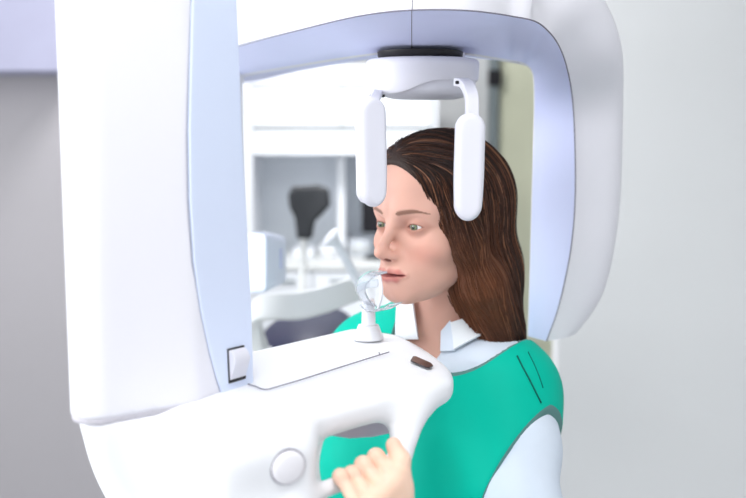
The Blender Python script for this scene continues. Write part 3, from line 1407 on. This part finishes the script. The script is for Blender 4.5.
vest = wear('protective_vest', f_vest, SH + V(-.30, -.30, -.62), SH + V(.30, .30, .10), .0042, [M['vest']], 'bright green sleeveless protective vest')
vco = np.empty(len(vest.data.vertices) * 3, np.float32)
vest.data.vertices.foreach_get('co', vco)
hole_, ah_ = vest_cuts(to_torso(vco.reshape(-1, 3)))
ea = vest.data.attributes.new('rim', 'FLOAT', 'POINT')
ea.data.foreach_set('value', np.minimum(np.abs(hole_), np.abs(ah_) * 1.7).astype(np.float32))
nt_ = M['vest'].node_tree
an_ = nt_.nodes.new('ShaderNodeAttribute')
an_.attribute_name = 'rim'
lt_ = nt_.nodes.new('ShaderNodeMath')
lt_.operation = 'LESS_THAN'
lt_.inputs[1].default_value = .0046
nt_.links.new(an_.outputs['Fac'], lt_.inputs[0])
mx_ = nt_.nodes.new('ShaderNodeMix')
mx_.data_type = 'RGBA'
bs_ = nt_.nodes['Principled BSDF']
src_ = bs_.inputs['Base Color'].links[0].from_socket
nt_.links.new(lt_.outputs[0], mx_.inputs['Factor'])
nt_.links.new(src_, mx_.inputs[6])
mx_.inputs[7].default_value = rgb(96, 136, 134)
nt_.links.new(mx_.outputs[2], bs_.inputs['Base Color'])
tube('seam', [surf(x, y, f_vest, .0006) for x, y in [(517, 356), (523, 368), (529, 379), (535, 391), (541, 403)]], .0012, M['thread'], vest, 6, 'dark shoulder seam')
tube('seam', [surf(x, y, f_vest, .0004) for x, y in [(528, 352), (534, 364), (539, 376), (543, 388)]], .0007, M['thread'], vest, 6, 'dark shoulder seam')

trousers = wear('trousers', lambda p: np.maximum(smin(f_legs(to_torso(p)), ell(to_torso(p), (0, -.005, -.53), (.160, .112, .13)), .05) - .012,
                np.maximum(p[..., 2] - SH[2] + .50, .075 - p[..., 2])), SH + V(-.3, -.3, -SH[2] + .02), SH + V(.3, .3, -.45), .009, [M['trousers']], 'dark trousers')


def f_shoe(p, s):
    q = to_torso(p)
    q = np.stack([q[..., 0] * s, q[..., 1], q[..., 2] + SH[2]], -1)
    d = cone(q, (.085, -.035, .052), (.088, .135, .042), .048, .040)
    return np.maximum(smax(d, -q[..., 2], .004), q[..., 2] - .085)


for s in (1, -1):
    wear('shoe', lambda p: f_shoe(p, s), SH + V(-.3, -.3, -SH[2] - .02), SH + V(.3, .3, -SH[2] + .12), .006, [M['shoe']], 'pale shoe')


def patch(name, corners, f, off, thick, m, parent, n=9, label=None, lift=0.0):
    A, B, C, D = [V(*c) for c in corners]
    bm = bmesh.new()
    top, bot = [], []
    for i in range(n):
        u = i / (n - 1)
        r1, r2 = [], []
        for j in range(n):
            v = j / (n - 1)
            px = (1 - v) * ((1 - u) * A + u * B) + v * ((1 - u) * D + u * C)
            p, nn = trace(f, px[0], px[1])
            p = p + nn * (off + lift * v)
            r1.append(bm.verts.new(p))
            r2.append(bm.verts.new(p + nn * thick))
        bot.append(r1)
        top.append(r2)
    for G in (bot, top):
        for i in range(n - 1):
            for j in range(n - 1):
                bm.faces.new((G[i][j], G[i + 1][j], G[i + 1][j + 1], G[i][j + 1]))
    for i in range(n - 1):
        for k in (0, n - 1):
            bm.faces.new((bot[i][k], bot[i + 1][k], top[i + 1][k], top[i][k]))
            bm.faces.new((bot[k][i], bot[k][i + 1], top[k][i + 1], top[k][i]))
    o = link(name, bm_mesh(name, bm, True), [m], parent, label)
    o.modifiers.new('es', 'EDGE_SPLIT').split_angle = math.radians(50)
    return o


def f_neckline(p):
    q = to_torso(p)
    return smin(smin(f_torso(q) - .007, f_neck(q) - .004, .03), f_arms(q)[0] - .01, .05)


patch('collar', [(450, 322), (470, 316), (490, 335), (455, 352)], f_neckline, .003, .003, M['collar'], shirt, 9, 'white collar flap', .004)
patch('collar', [(441, 331), (450, 320), (456, 352), (441, 352)], f_neckline, .001, .003, M['shirt'], shirt, 9, 'pale blue collar stand', .001)
patch('collar', [(400, 305), (415, 299), (421, 340), (400, 341)], f_neckline, .003, .003, M['collar'], shirt, 9, 'white collar flap', .004)


# ------------------------------------------------------------------ hair
def f_hair_l(q):
    d = ell(q, (.000, -.018, .040), (.080, .102, .088))
    d = smin(d, ell(q, (0, .022, .056), (.066, .067, .063)), .02)
    side = cone(q, (.060, .030, .060), (.070, .018, -.020), .022, .020)
    side = smin(side, cone(q, (.070, .018, -.020), (.072, -.014, -.085), .020, .022), .02)
    side = smin(side, cone(q, (.072, -.014, -.085), (.062, -.070, -.165), .024, .026), .02)
    rs = q.copy()
    rs[..., 0] = -rs[..., 0]
    rside = cone(rs, (.058, .018, .055), (.068, -.004, -.020), .020, .018)
    rside = smin(rside, cone(rs, (.068, -.004, -.020), (.062, -.050, -.120), .020, .022), .02)
    back = cone(q, (0, -.055, .020), (.010, -.075, -.080), .068, .060)
    back = smin(back, cone(q, (.010, -.075, -.080), (.020, -.098, -.180), .062, .050), .03)
    d = smin(d, side, .03)
    d = smin(d, rside, .03)
    d = smin(d, back, .04)
    # face opening
    face = ell(q, (-.012, .088, -.017), (.061, .066, .090))
    face = np.minimum(face, ell(q, (0, .10, -.10), (.075, .075, .075)))
    d = smax(d, -face, .012)
    d = d + .009 * np.exp(-np.maximum(face - .004, 0) / .010) * sstep(.0, .03, q[..., 2])
    # cut behind the neck front
    d = smax(d, q[..., 1] - .064 - .45 * np.clip(q[..., 2], -.2, .12), .015)
    return d


def f_hair(p):
    return f_hair_l(to_head(p))


M['hairbase'] = mat('dark_brown_hair', rgb(44, 27, 21), .55, .3, vary=.15, scale=60, bump=.4, bscale=300)
M['strand'] = mat('brown_hair_strands', rgb(100, 66, 46), .42, .4, attr='pigment_and_light', vary=.1, scale=90)
hairv, hairq = nets(f_hair, HEADC + V(-.17, -.17, -.27), HEADC + V(.20, .22, .15), .0034)
hair = link('hair', mesh_np('hair', hairv, hairq), [M['hairbase']], person, 'long brown hair')

NS, STEPS, DS = 8500, 46, .0068
hl = to_head(hairv)
face_ = np.minimum(ell(hl, (-.012, .088, -.017), (.061, .066, .090)), ell(hl, (0, .10, -.10), (.075, .075, .075)))
cand = np.where((hl[:, 2] > -.06) & (face_ > .0095))[0]
wts = np.where(hl[cand, 2] > .03, 1.0, .55)
sel = rng.choice(cand, NS, p=wts / wts.sum())
P = hl[sel].copy()
lift = rng.normal(.0006, .0011, NS)
wav = rng.uniform(0, 6.28, NS)
wamp = rng.uniform(.05, .16, NS)
length_n = rng.integers(22, STEPS, NS)
PART = -.012


def flow(q, i):
    x = q[:, 0] - PART
    s = np.tanh(x / .012)
    top = sstep(.045, .115, q[:, 2])
    bx = s * .75
    by = -.55 - .25 * (q[:, 1] > .03)
    down = np.stack([.10 * s, -.30 - .25 * sstep(-.02, -.12, q[:, 2]), -np.ones(len(q))], 1)
    topv = np.stack([bx, np.broadcast_to(by, bx.shape), -.25 * np.ones(len(q))], 1)
    f = top[:, None] * topv + (1 - top)[:, None] * down
    f[:, 0] += wamp * np.sin(wav + i * .28)
    f[:, 1] += wamp * np.cos(wav * 1.7 + i * .23)
    return f / length(f)[:, None]


paths = [P.copy()]
for i in range(STEPS):
    g = grad(f_hair_l, P)
    f = flow(P, i)
    f = f - g * (f * g).sum(1)[:, None] * .95
    f /= np.maximum(length(f), 1e-6)[:, None]
    P = P + f * DS
    dd = f_hair_l(P)
    g = grad(f_hair_l, P)
    P = P - g * (dd - lift)[:, None] * .8
    paths.append(P.copy())
paths = np.array(paths)  # steps+1, NS, 3
K = 3
VV, QQ, CC = [], [], []
RAD = rng.uniform(.0004, .0008, NS)
cols = np.array([rgb(38, 23, 18)[:3], rgb(58, 35, 26)[:3], rgb(90, 55, 38)[:3], rgb(138, 94, 68)[:3]])
pick = rng.choice(4, NS, p=[.38, .34, .20, .08])
shade = rng.uniform(.85, 1.15, NS)
pf = np.minimum(ell(paths, (-.012, .088, -.017), (.061, .066, .090)), ell(paths, (0, .10, -.10), (.075, .075, .075)))
good = np.where(paths[..., 2] > -.01, pf, 1.0).min(0) > .0085
n_ok = np.where(good, np.minimum(length_n, STEPS), 0)
tt = np.arange(STEPS + 1)
tan = np.gradient(paths, axis=0)
tan /= np.maximum(length(tan), 1e-9)[..., None]
ref = np.stack([np.ones((STEPS + 1, NS)) * .3, np.ones((STEPS + 1, NS)) * .9, np.ones((STEPS + 1, NS)) * .2], -1)
U = np.cross(tan, ref)
U /= np.maximum(length(U), 1e-9)[..., None]
W = np.cross(tan, U)
fade = np.clip((n_ok[None] - tt[:, None]) / 8.0, .12, 1) * np.clip((tt[:, None] + 1) / 3.0, .3, 1)
rad = RAD[None] * fade
rings = []
for k in range(K):
    a = 2 * math.pi * k / K
    rings.append(paths + (rad[..., None]) * (math.cos(a) * U + math.sin(a) * W))
R3 = np.stack(rings, 2)  # steps, NS, K, 3
R3 = from_head(R3.reshape(-1, 3)).reshape(R3.shape)
vid = np.arange(R3[..., 0].size).reshape(R3.shape[:3])
Q = []
for k in range(K):
    k2 = (k + 1) % K
    q = np.stack([vid[:-1, :, k], vid[:-1, :, k2], vid[1:, :, k2], vid[1:, :, k]], -1)
    ok = tt[:-1, None] < n_ok[None]
    Q.append(q[ok])
zz = paths[..., 2]
ends = sstep(.06, -.12, zz)[..., None]
lit_side = sstep(-.085, .0, paths[..., 1])[..., None]  # face-side strands painted lighter as if lit; lighter ends are real colour
base_c = cols[pick][None] * shade[None, :, None]
c = base_c * (1 - .7 * ends * lit_side) + np.array(rgb(132, 80, 52)[:3]) * shade[None, :, None] * .7 * ends * lit_side
c = np.repeat(c[:, :, None, :], K, 2).reshape(-1, 3)
sv = R3.reshape(-1, 3)
sq = np.concatenate(Q)
used = np.zeros(len(sv), bool)
used[sq.ravel()] = True
remap = np.cumsum(used) - 1
sme = mesh_np('hair_strands', sv[used], remap[sq])
a_ = sme.attributes.new('pigment_and_light', 'FLOAT_COLOR', 'POINT')
a_.data.foreach_set('color', np.concatenate([c[used], np.ones((used.sum(), 1))], 1).astype(np.float32).ravel())
so = link('hair_strands', sme, [M['strand']], hair)
so['kind'] = 'stuff'
# ================================================================== the room behind
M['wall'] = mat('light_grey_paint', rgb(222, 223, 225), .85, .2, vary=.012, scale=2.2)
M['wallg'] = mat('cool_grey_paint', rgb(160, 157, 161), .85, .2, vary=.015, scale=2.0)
M['ceil'] = mat('white_ceiling_paint', rgb(236, 237, 232), .9, .1)
M['floor'] = mat('grey_vinyl_floor', rgb(190, 192, 194), .5, .3, vary=.03)
M['cab'] = mat('white_cabinet_lacquer', rgb(238, 241, 247), .4, .4, vary=.01)
M['cabg'] = mat('grey_green_shadow', rgb(128, 140, 138), .7, .2)
M['lav'] = mat('lavender_edge', rgb(205, 206, 232), .6, .2)
M['lavcab'] = mat('pale_lavender_laminate', rgb(160, 160, 182), .6, .2)
M['back'] = mat('grey_back_panel', rgb(238, 243, 250), .6, .3, vary=.02)
M['black'] = mat('black_upholstery', rgb(44, 46, 50), .5, .4)
M['navy'] = mat('navy_upholstery', rgb(40, 42, 66), .45, .4)
M['frost'] = mat('frosted_green_glass', rgb(222, 224, 200), .35, .5, trans=0.0)
M['alu'] = mat('grey_metal_frame', rgb(132, 142, 146), .4, .5, metal=.3)
M['cream'] = mat('cream_plastic', rgb(226, 228, 228), .45, .4)
XL, XR, YB_, YF, ZC = -2.7, 2.7, 4.70, -2.2, 2.75


def wallbox(name, lo, hi, m, kind='structure'):
    o = box_obj(name, lo, hi, m)
    o['kind'] = 'structure'
    return o


YR, XRP = 3.05, .575     # partition on the right, facing the machine
YLP, XLP = 3.45, -.72    # partition on the left
wallbox('floor', (XL - .1, YF, -.1), (XR + .1, YB_ + .1, 0), M['floor'])
wallbox('ceiling', (XL - .1, YF, ZC), (XR + .1, YB_ + .1, ZC + .1), M['ceil'])
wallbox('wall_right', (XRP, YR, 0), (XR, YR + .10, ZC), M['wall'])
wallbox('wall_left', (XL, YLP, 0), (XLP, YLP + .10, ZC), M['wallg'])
wallbox('wall_far_right', (XR, YF, 0), (XR + .1, YB_ + .1, ZC), M['wall'])
wallbox('wall_far_left', (XL - .1, YF, 0), (XL, YB_ + .1, .75), M['wall'])
wallbox('wall_far_left', (XL - .1, YF, 2.45), (XL, YB_ + .1, ZC), M['wall'])
wallbox('wall_far_left', (XL - .1, YF, .75), (XL, -1.2, 2.45), M['wall'])
wallbox('wall_far_left', (XL - .1, 2.6, .75), (XL, YB_ + .1, 2.45), M['wall'])
wallbox('wall_front', (XL, YF - .1, 0), (XR, YF, 1.0), M['wall'])
wallbox('wall_front', (XL, YF - .1, 2.35), (XR, YF, ZC), M['wall'])
bmw = bmesh.new()
for y in (-1.2, .06, 1.32, 2.56):
    box(bmw, (XL - .07, y, .75), (XL - .02, y + .04, 2.45))
for z in (.75, 2.41):
    box(bmw, (XL - .07, -1.2, z), (XL - .02, 2.6, z + .04))
structure(link('added_window_1', bm_mesh('added_window_1', bmw), [M['cab']]))  # unseen window frame, added along with the side light
wallbox('wall_back', (XL, YB_, 0), (XR, YB_ + .1, ZC), M['wall'])
wallbox('baseboard_right', (XRP, YR - .012, 0), (XR, YR, .09), M['cab'])
wallbox('baseboard_left', (XL, YLP - .012, 0), (XLP, YLP, .09), M['cab'])


def X(px, Y):
    return at(px, 130, Y)[0]


def Z(py, Y):
    return at(373, py, Y)[2]


# frosted glass door in the back wall, right of the cabinet
d = thing('door_1', 'frosted glass door with grey metal frame', 'door', (X(510, 4.64), 4.64, 0))
d['kind'] = 'structure'
del d['category']
x0, x1 = X(489, 4.62), X(489, 4.62) + .86
box_obj('door_frame', (x0, 4.60, 0), (x0 + .040, 4.70, 2.1), M['alu'], d, .004)
box_obj('door_frame', (x1 - .04, 4.62, 0), (x1, 4.70, 2.1), M['alu'], d, .004)
box_obj('door_frame', (x0, 4.62, 2.06), (x1, 4.70, 2.1), M['alu'], d, .004)
box_obj('door_glass', (x0 + .04, 4.65, .01), (x1 - .04, 4.69, 2.06), M['frost'], d, 0)
box_obj('door_closer', (x0 - .01, 4.585, Z(86, 4.6)), (x0 + .05, 4.62, Z(70, 4.6)), M['dark'], d, .004)

# tall storage cabinet with an open niche
Yc = 3.95
cx0, cx1 = X(238, Yc), X(438, Yc)
cab = thing('storage_cabinet', 'tall white storage cabinet with open grey niche behind the x-ray machine', 'cabinet', ((cx0 + cx1) / 2, Yc + .2, 0))
top = Z(70, Yc)
zf0, zf1 = Z(155, Yc), Z(130, Yc)
yb2 = 4.36
box_obj('side_panel', (cx0, Yc, 0), (X(252, Yc), yb2, top), M['cab'], cab, .003)
box_obj('side_panel', (X(432, Yc), Yc, 0), (cx1, yb2, top), M['cab'], cab, .003)
box_obj('top_panel', (cx0, Yc + .01, top), (cx1, yb2, top + .02), M['cab'], cab, .003)
box_obj('back_panel', (cx0 + .01, yb2 - .02, .02), (cx1 - .01, yb2, top), M['back'], cab, 0)
xin0, xin1 = X(252, Yc) + .002, X(432, Yc) - .002
zm = Z(87, Yc)
xm = X(342, Yc)
for a, b in ((xin0, xm - .002), (xm + .002, xin1)):
    box_obj('upper_door', (a, Yc - .018, zm + .006), (b, Yc, top - .003), M['cab'], cab, .003)
    box_obj('lower_door', (a, Yc - .018, zf1 + .012), (b, Yc, zm - .006), M['cab'], cab, .003)
box_obj('gap_rail', (xin0, Yc + .004, zm - .012), (xin1, Yc + .02, zm + .012), M['lav'], cab, 0)
box_obj('shadow_rail', (xin0, Yc + .006, zf1 - .004), (xin1, Yc + .02, zf1 + .016), M['cabg'], cab, 0)  # grey-green strip colours in the shadow line below the doors
box_obj('fascia', (xin0, Yc - .012, zf0), (xin1, Yc + .02, zf1), M['cab'], cab, .003)
box_obj('niche_ceiling', (xin0, Yc + .02, zf0), (xin1, yb2 - .02, zf0 + .02), M['cab'], cab, 0)
box_obj('divider', (X(337, Yc + .1), Yc + .10, .9), (X(345, Yc + .1), yb2 - .02, zf0), M['cab'], cab, .003)
zw = Z(262, Yc)
box_obj('worktop', (xin0, Yc - .03, zw - .03), (xin1, yb2 - .02, zw), M['cream'], cab, .004)
for k in range(3):
    a = xin0 + (xin1 - xin0) * k / 3
    b = xin0 + (xin1 - xin0) * (k + 1) / 3
    dz = (zw - .03 - .1) / 4
    for j in range(4):
        dr = box_obj('drawer', (a + .002, Yc - .02, .1 + dz * j + .003), (b - .002, Yc, .1 + dz * (j + 1) - .003), M['cab'], cab, .003)
        box_obj('drawer_handle', ((a + b) / 2 - .05, Yc - .032, .1 + dz * (j + .8)), ((a + b) / 2 + .05, Yc - .02, .1 + dz * (j + .8) + .01), M['alu'], dr, .002)
box_obj('plinth', (xin0, Yc + .03, 0), (xin1, Yc + .05, .1), M['back'], cab, 0)


# things on the worktop
def counter_thing(name, label, cat, x0, x1, y0, y1, Y, depth, m, extra=None):
    lo = V(X(x0, Y), Y, Z(y1, Y))
    hi = V(X(x1, Y), Y + depth, Z(y0, Y))
    lo[2] = zw + .0005
    t = thing(name, label, cat, ((lo[0] + hi[0]) / 2, Y + depth / 2, zw))
    box_obj('body', lo, hi, m, t, .008)
    if extra:
        extra(t, lo, hi)
    return t


def two_fronts(t, lo, hi):
    h = hi[2] - lo[2]
    for k in range(2):
        a = lo[2] + h * (k * .48 + .05)
        box_obj('drawer_front', (lo[0] + .008, lo[1] - .008, a), (hi[0] - .008, lo[1], a + h * .4), M['cab'], t, .003)


counter_thing('drawer_box', 'pale grey desktop drawer box in the niche, left of the divider', 'drawer box', 318, 336, 246, 268, Yc + .12, .18, M['cream'], two_fronts)
counter_thing('paper_box', 'small white box on worktop below the black chair back', 'box', 291, 313, 250, 272, Yc + .06, .16, M['cab'],
              lambda t, lo, hi: box_obj('slot', (lo[0] + .02, lo[1] + .04, hi[2]), (hi[0] - .02, lo[1] + .10, hi[2] + .002), M['back'], t, 0))
counter_thing('sterilizer', 'grey box-shaped appliance on the worktop right of the divider', 'appliance', 347, 372, 240, 268, Yc + .20, .15, M['back'],
              lambda t, lo, hi: box_obj('door', (lo[0] + .012, lo[1] - .010, lo[2] + .02), (hi[0] - .012, lo[1], hi[2] - .03), M['cream'], t, .004))

# black monitor on a stand, half hidden by the face
Ym = 4.03
mt = thing('monitor', 'black screen on the worktop peeking out beside the face', 'monitor', (X(380, Ym), Ym, zw))
box_obj('screen', (X(361.5, Ym), Ym, Z(233, Ym)), (X(404, Ym), Ym + .03, Z(199, Ym)), M['dark'], mt, .006)
box_obj('stand', (X(380, Ym) - .015, Ym + .028, zw + .005), (X(380, Ym) + .015, Ym + .045, Z(215, Ym)), M['dark'], mt, .002)
box_obj('stand_foot', (X(380, Ym) - .06, Ym - .02, zw + .001), (X(380, Ym) + .06, Ym + .07, zw + .009), M['dark'], mt, .002)

# assistant's stool with black back
Ys = 3.45
sx = X(304, Ys)
st_ = thing('dental_stool', 'dental stool with a small black padded backrest on a stem', 'stool', (sx, Ys - .15, 0))


def f_backrest(p):
    q = np.stack([(p[..., 0] - X(309, Ys)) , p[..., 1] - Ys, p[..., 2] - Z(204, Ys)], -1)
    k = FPX / Ys * 1.0
    pol = V(*[[(x - 309) / k, (204 - y) / k] for x, y in [(294, 189), (318, 187.5), (326, 191), (327, 204), (321, 211), (312, 220), (309, 236), (299, 236), (297, 216), (292, 206), (291, 195)]])
    d2 = sd_poly(q[..., [0, 2]], pol) - .010
    return extrude(d2, q[..., 1] + 2.5 * q[..., 0] ** 2, .024, .014)


c_ = V(X(309, Ys), Ys, Z(215, Ys))
v, q = nets(f_backrest, c_ - V(.13, .08, .16), c_ + V(.13, .08, .16), .005)
link('backrest', mesh_np('backrest', v, q), [M['black']], st_)
tube('stem', catmull([V(X(304, Ys), Ys + .005, Z(232, Ys)), V(X(302, Ys), Ys + .02, Z(250, Ys)), V(X(301, Ys), Ys + .01, Z(300, Ys)), V(sx, Ys - .04, .66), V(sx, Ys - .12, .60)], 24), .013, M['cream'], st_)
lathe('seat', (sx, Ys - .15, .60), (0, 0, 1), [(0, 0), (.17, 0), (.185, .02), (.18, .05), (.15, .065), (0, .068)], M['black'], st_, 40)
lathe('gas_column', (sx, Ys - .15, .08), (0, 0, 1), [(0, 0), (.028, 0), (.028, .25), (.020, .25), (.020, .53), (0, .53)], M['alu'], st_, 24)
for k in range(5):
    t = 2 * math.pi * k / 5 + .3
    e = V(sx + .24 * math.cos(t), Ys - .15 + .24 * math.sin(t), .055)
    leg = tube('leg', [V(sx, Ys - .15, .10), e + V(0, 0, .015)], [.022, .014], M['alu'], st_, 10)
    lathe('caster', e + V(-.012 * math.sin(t), .012 * math.cos(t), -.027), (-math.sin(t), math.cos(t), 0), [(0, -.012), (.026, -.012), (.026, .012), (0, .012)], M['dark'], leg, 16)

# dental chair with navy upholstery and light grey arm
Yd = 2.45
dx = X(312, Yd)
dc = thing('dental_chair', 'dental chair with navy cushion and curved light grey armrest', 'dental chair', (dx, Yd + .1, 0))


def f_cushion(p):
    c = V(X(309, Yd), Yd, Z(338, Yd))
    q = p - c
    d = ell(q, (0, 0, 0), (.12, .22, .055))
    return smin(d, ell(q, (.02, .05, .0), (.095, .30, .048)), .03)


c_ = V(X(309, Yd), Yd, Z(338, Yd))
v, q = nets(f_cushion, c_ - V(.16, .40, .1), c_ + V(.16, .40, .1), .006)
link('cushion', mesh_np('cushion', v, q), [M['navy']], dc)
box_obj('chair_frame', c_ + V(-.07, -.12, -.10), c_ + V(.07, .16, -.035), M['cream'], dc, .015)
lathe('pedestal', (c_[0], c_[1], 0), (0, 0, 1), [(0, 0), (.26, 0), (.26, .025), (.20, .04), (.085, .06), (.07, .10), (.06, c_[2] - .09), (0, c_[2] - .09)], M['cream'], dc, 40)
Ya = 2.12
path = catmull([at(262, 352, Ya + .05), at(255, 330, Ya + .02), at(258, 311, Ya), at(276, 307, Ya - .02), at(300, 306, Ya - .03), at(325, 300, Ya - .02), at(345, 293, Ya), at(362, 288, Ya + .03)], 60)
wid = np.interp(np.linspace(0, 1, 60), [0, .12, .25, .5, .85, 1], [.040, .046, .050, .056, .058, .050])
loft_flat('armrest', path, V(0, -.25, 1) if False else V(0, .35, 1), wid, .03, M['cream'], dc, 'curved light grey armrest')
tube('arm_support', [path[0] + V(0, 0, .01), V(path[0][0], path[0][1], c_[2] - .16), c_ + V(-.06, -.05, -.07)], .022, M['cream'], dc)

# white suction handpiece leaning out of the armrest
w0 = at(361, 287, Ya - .035)
w1 = at(337, 243, Ya - .06)
w2 = at(333, 236, Ya - .065)
sw = thing('suction_handpiece', 'slim white handpiece with flared tip leaning on the grey armrest', 'handpiece', w0)
ax = unit(w1 - w0)
lathe('tube', w0, ax, [(0, 0), (.010, 0), (.0105, .01), (.0095, .05), (.0085, length(w1 - w0)), (0, length(w1 - w0))], M['cab'], sw, 20)
lathe('tip', w1, unit(w2 - w1 + V(-.01, 0, .0)), [(0, -.004), (.009, -.004), (.011, .004), (.020, .014), (.024, .020), (.020, .0225), (0, .0225)], M['cab'], sw, 24)

# white cabinet hung on the left partition
Yw = YLP - .22
zb = Z(72, Yw)
wx0, wx1 = X(-160, Yw), X(66, Yw)
wu = thing('wall_cabinet', 'pale wall cabinet hung on grey wall at far left', 'wall cabinet', ((wx0 + wx1) / 2, YLP - .1, zb))
box_obj('cabinet_body', (wx0, Yw, zb), (wx1, YLP - .0005, zb + .6), M['lavcab'], wu, .006)
for k in range(2):
    a = wx0 + (wx1 - wx0) * k / 2
    b = wx0 + (wx1 - wx0) * (k + 1) / 2
    box_obj('cabinet_door', (a + .002, Yw - .018, zb + .003), (b - .002, Yw, zb + .597), M['lavcab'], wu, .003)

# ceiling light panels
for i, (x, y) in enumerate(((-.25, 3.0), (-.05, .35), (-.25, -.95))):
    t = thing('ceiling_light', ['square white ceiling light panel above the cabinet end of the room', 'square white ceiling light panel above the x-ray machine', 'square white ceiling light panel behind the camera'][i], 'ceiling light', (x, y, ZC), 'ceiling light panels')
    box_obj('frame', (x - .31, y - .31, ZC - .03), (x + .31, y + .31, ZC - .0005), M['cab'], t, .004)
    em = M.get('led') or mat('led_diffuser', rgb(255, 255, 255), .6, .2, emit=(1, 1, 1, 1), estr=6.0)
    M['led'] = em
    box_obj('diffuser', (x - .29, y - .29, ZC - .034), (x + .29, y + .29, ZC - .029), em, t, 0)
# ================================================================== light, camera
w = bpy.data.worlds.new('daylight')
SC.world = w
w.use_nodes = True
w.node_tree.nodes['Background'].inputs['Color'].default_value = (.95, .97, 1.0, 1)
w.node_tree.nodes['Background'].inputs['Strength'].default_value = 1.35


def area(name, loc, size, power, target=None, col=(1, 1, 1), sy=None):
    l = bpy.data.lights.new(name, 'AREA')
    l.energy = power
    l.color = col
    l.shape = 'RECTANGLE'
    l.size = size
    l.size_y = sy or size
    o = bpy.data.objects.new(name, l)
    COL.objects.link(o)
    o.location = loc
    if target is not None:
        d = Vector(target) - Vector(loc)
        o.rotation_euler = d.to_track_quat('-Z', 'Y').to_euler()
    return o


area('ceiling_lamp', (-.05, .35, 2.70), .56, 11.5, (-.05, .35, 0))
area('ceiling_lamp', (-.25, 3.0, 2.70), .56, 42, (-.25, 3.0, 0))
area('ceiling_lamp', (-.25, -.95, 2.70), .56, 13, (-.25, -.95, 0))
area('added_side_light', (-2.55, .7, 1.95), 3.4, 92, (1, .9, 1.75), (.96, .98, 1), 1.0)  # unseen side lamp, added to brighten the arch limb
cam = bpy.data.cameras.new('camera')
co = bpy.data.objects.new('camera', cam)
COL.objects.link(co)
co.location = CAM
co.rotation_euler = (math.radians(90) - PITCH, 0, 0)
cam.sensor_width = 36
cam.lens = FPX * 36 / 746
cam.clip_start = .02
cam.dof.use_dof = True
cam.dof.focus_distance = 1.27
cam.dof.aperture_fstop = 3.2
SC.camera = co
SC.view_settings.view_transform = 'Standard'
SC.view_settings.look = 'None'
SC.view_settings.gamma = 1
SC.view_settings.exposure = -0.22
SC.view_settings.use_curve_mapping = False
SC.cycles.use_denoising = True
SC.cycles.use_adaptive_sampling = False
SC.cycles.max_bounces = 10
for o in list(bpy.data.objects):
    if '_root' in o.keys():
        del o['_root']
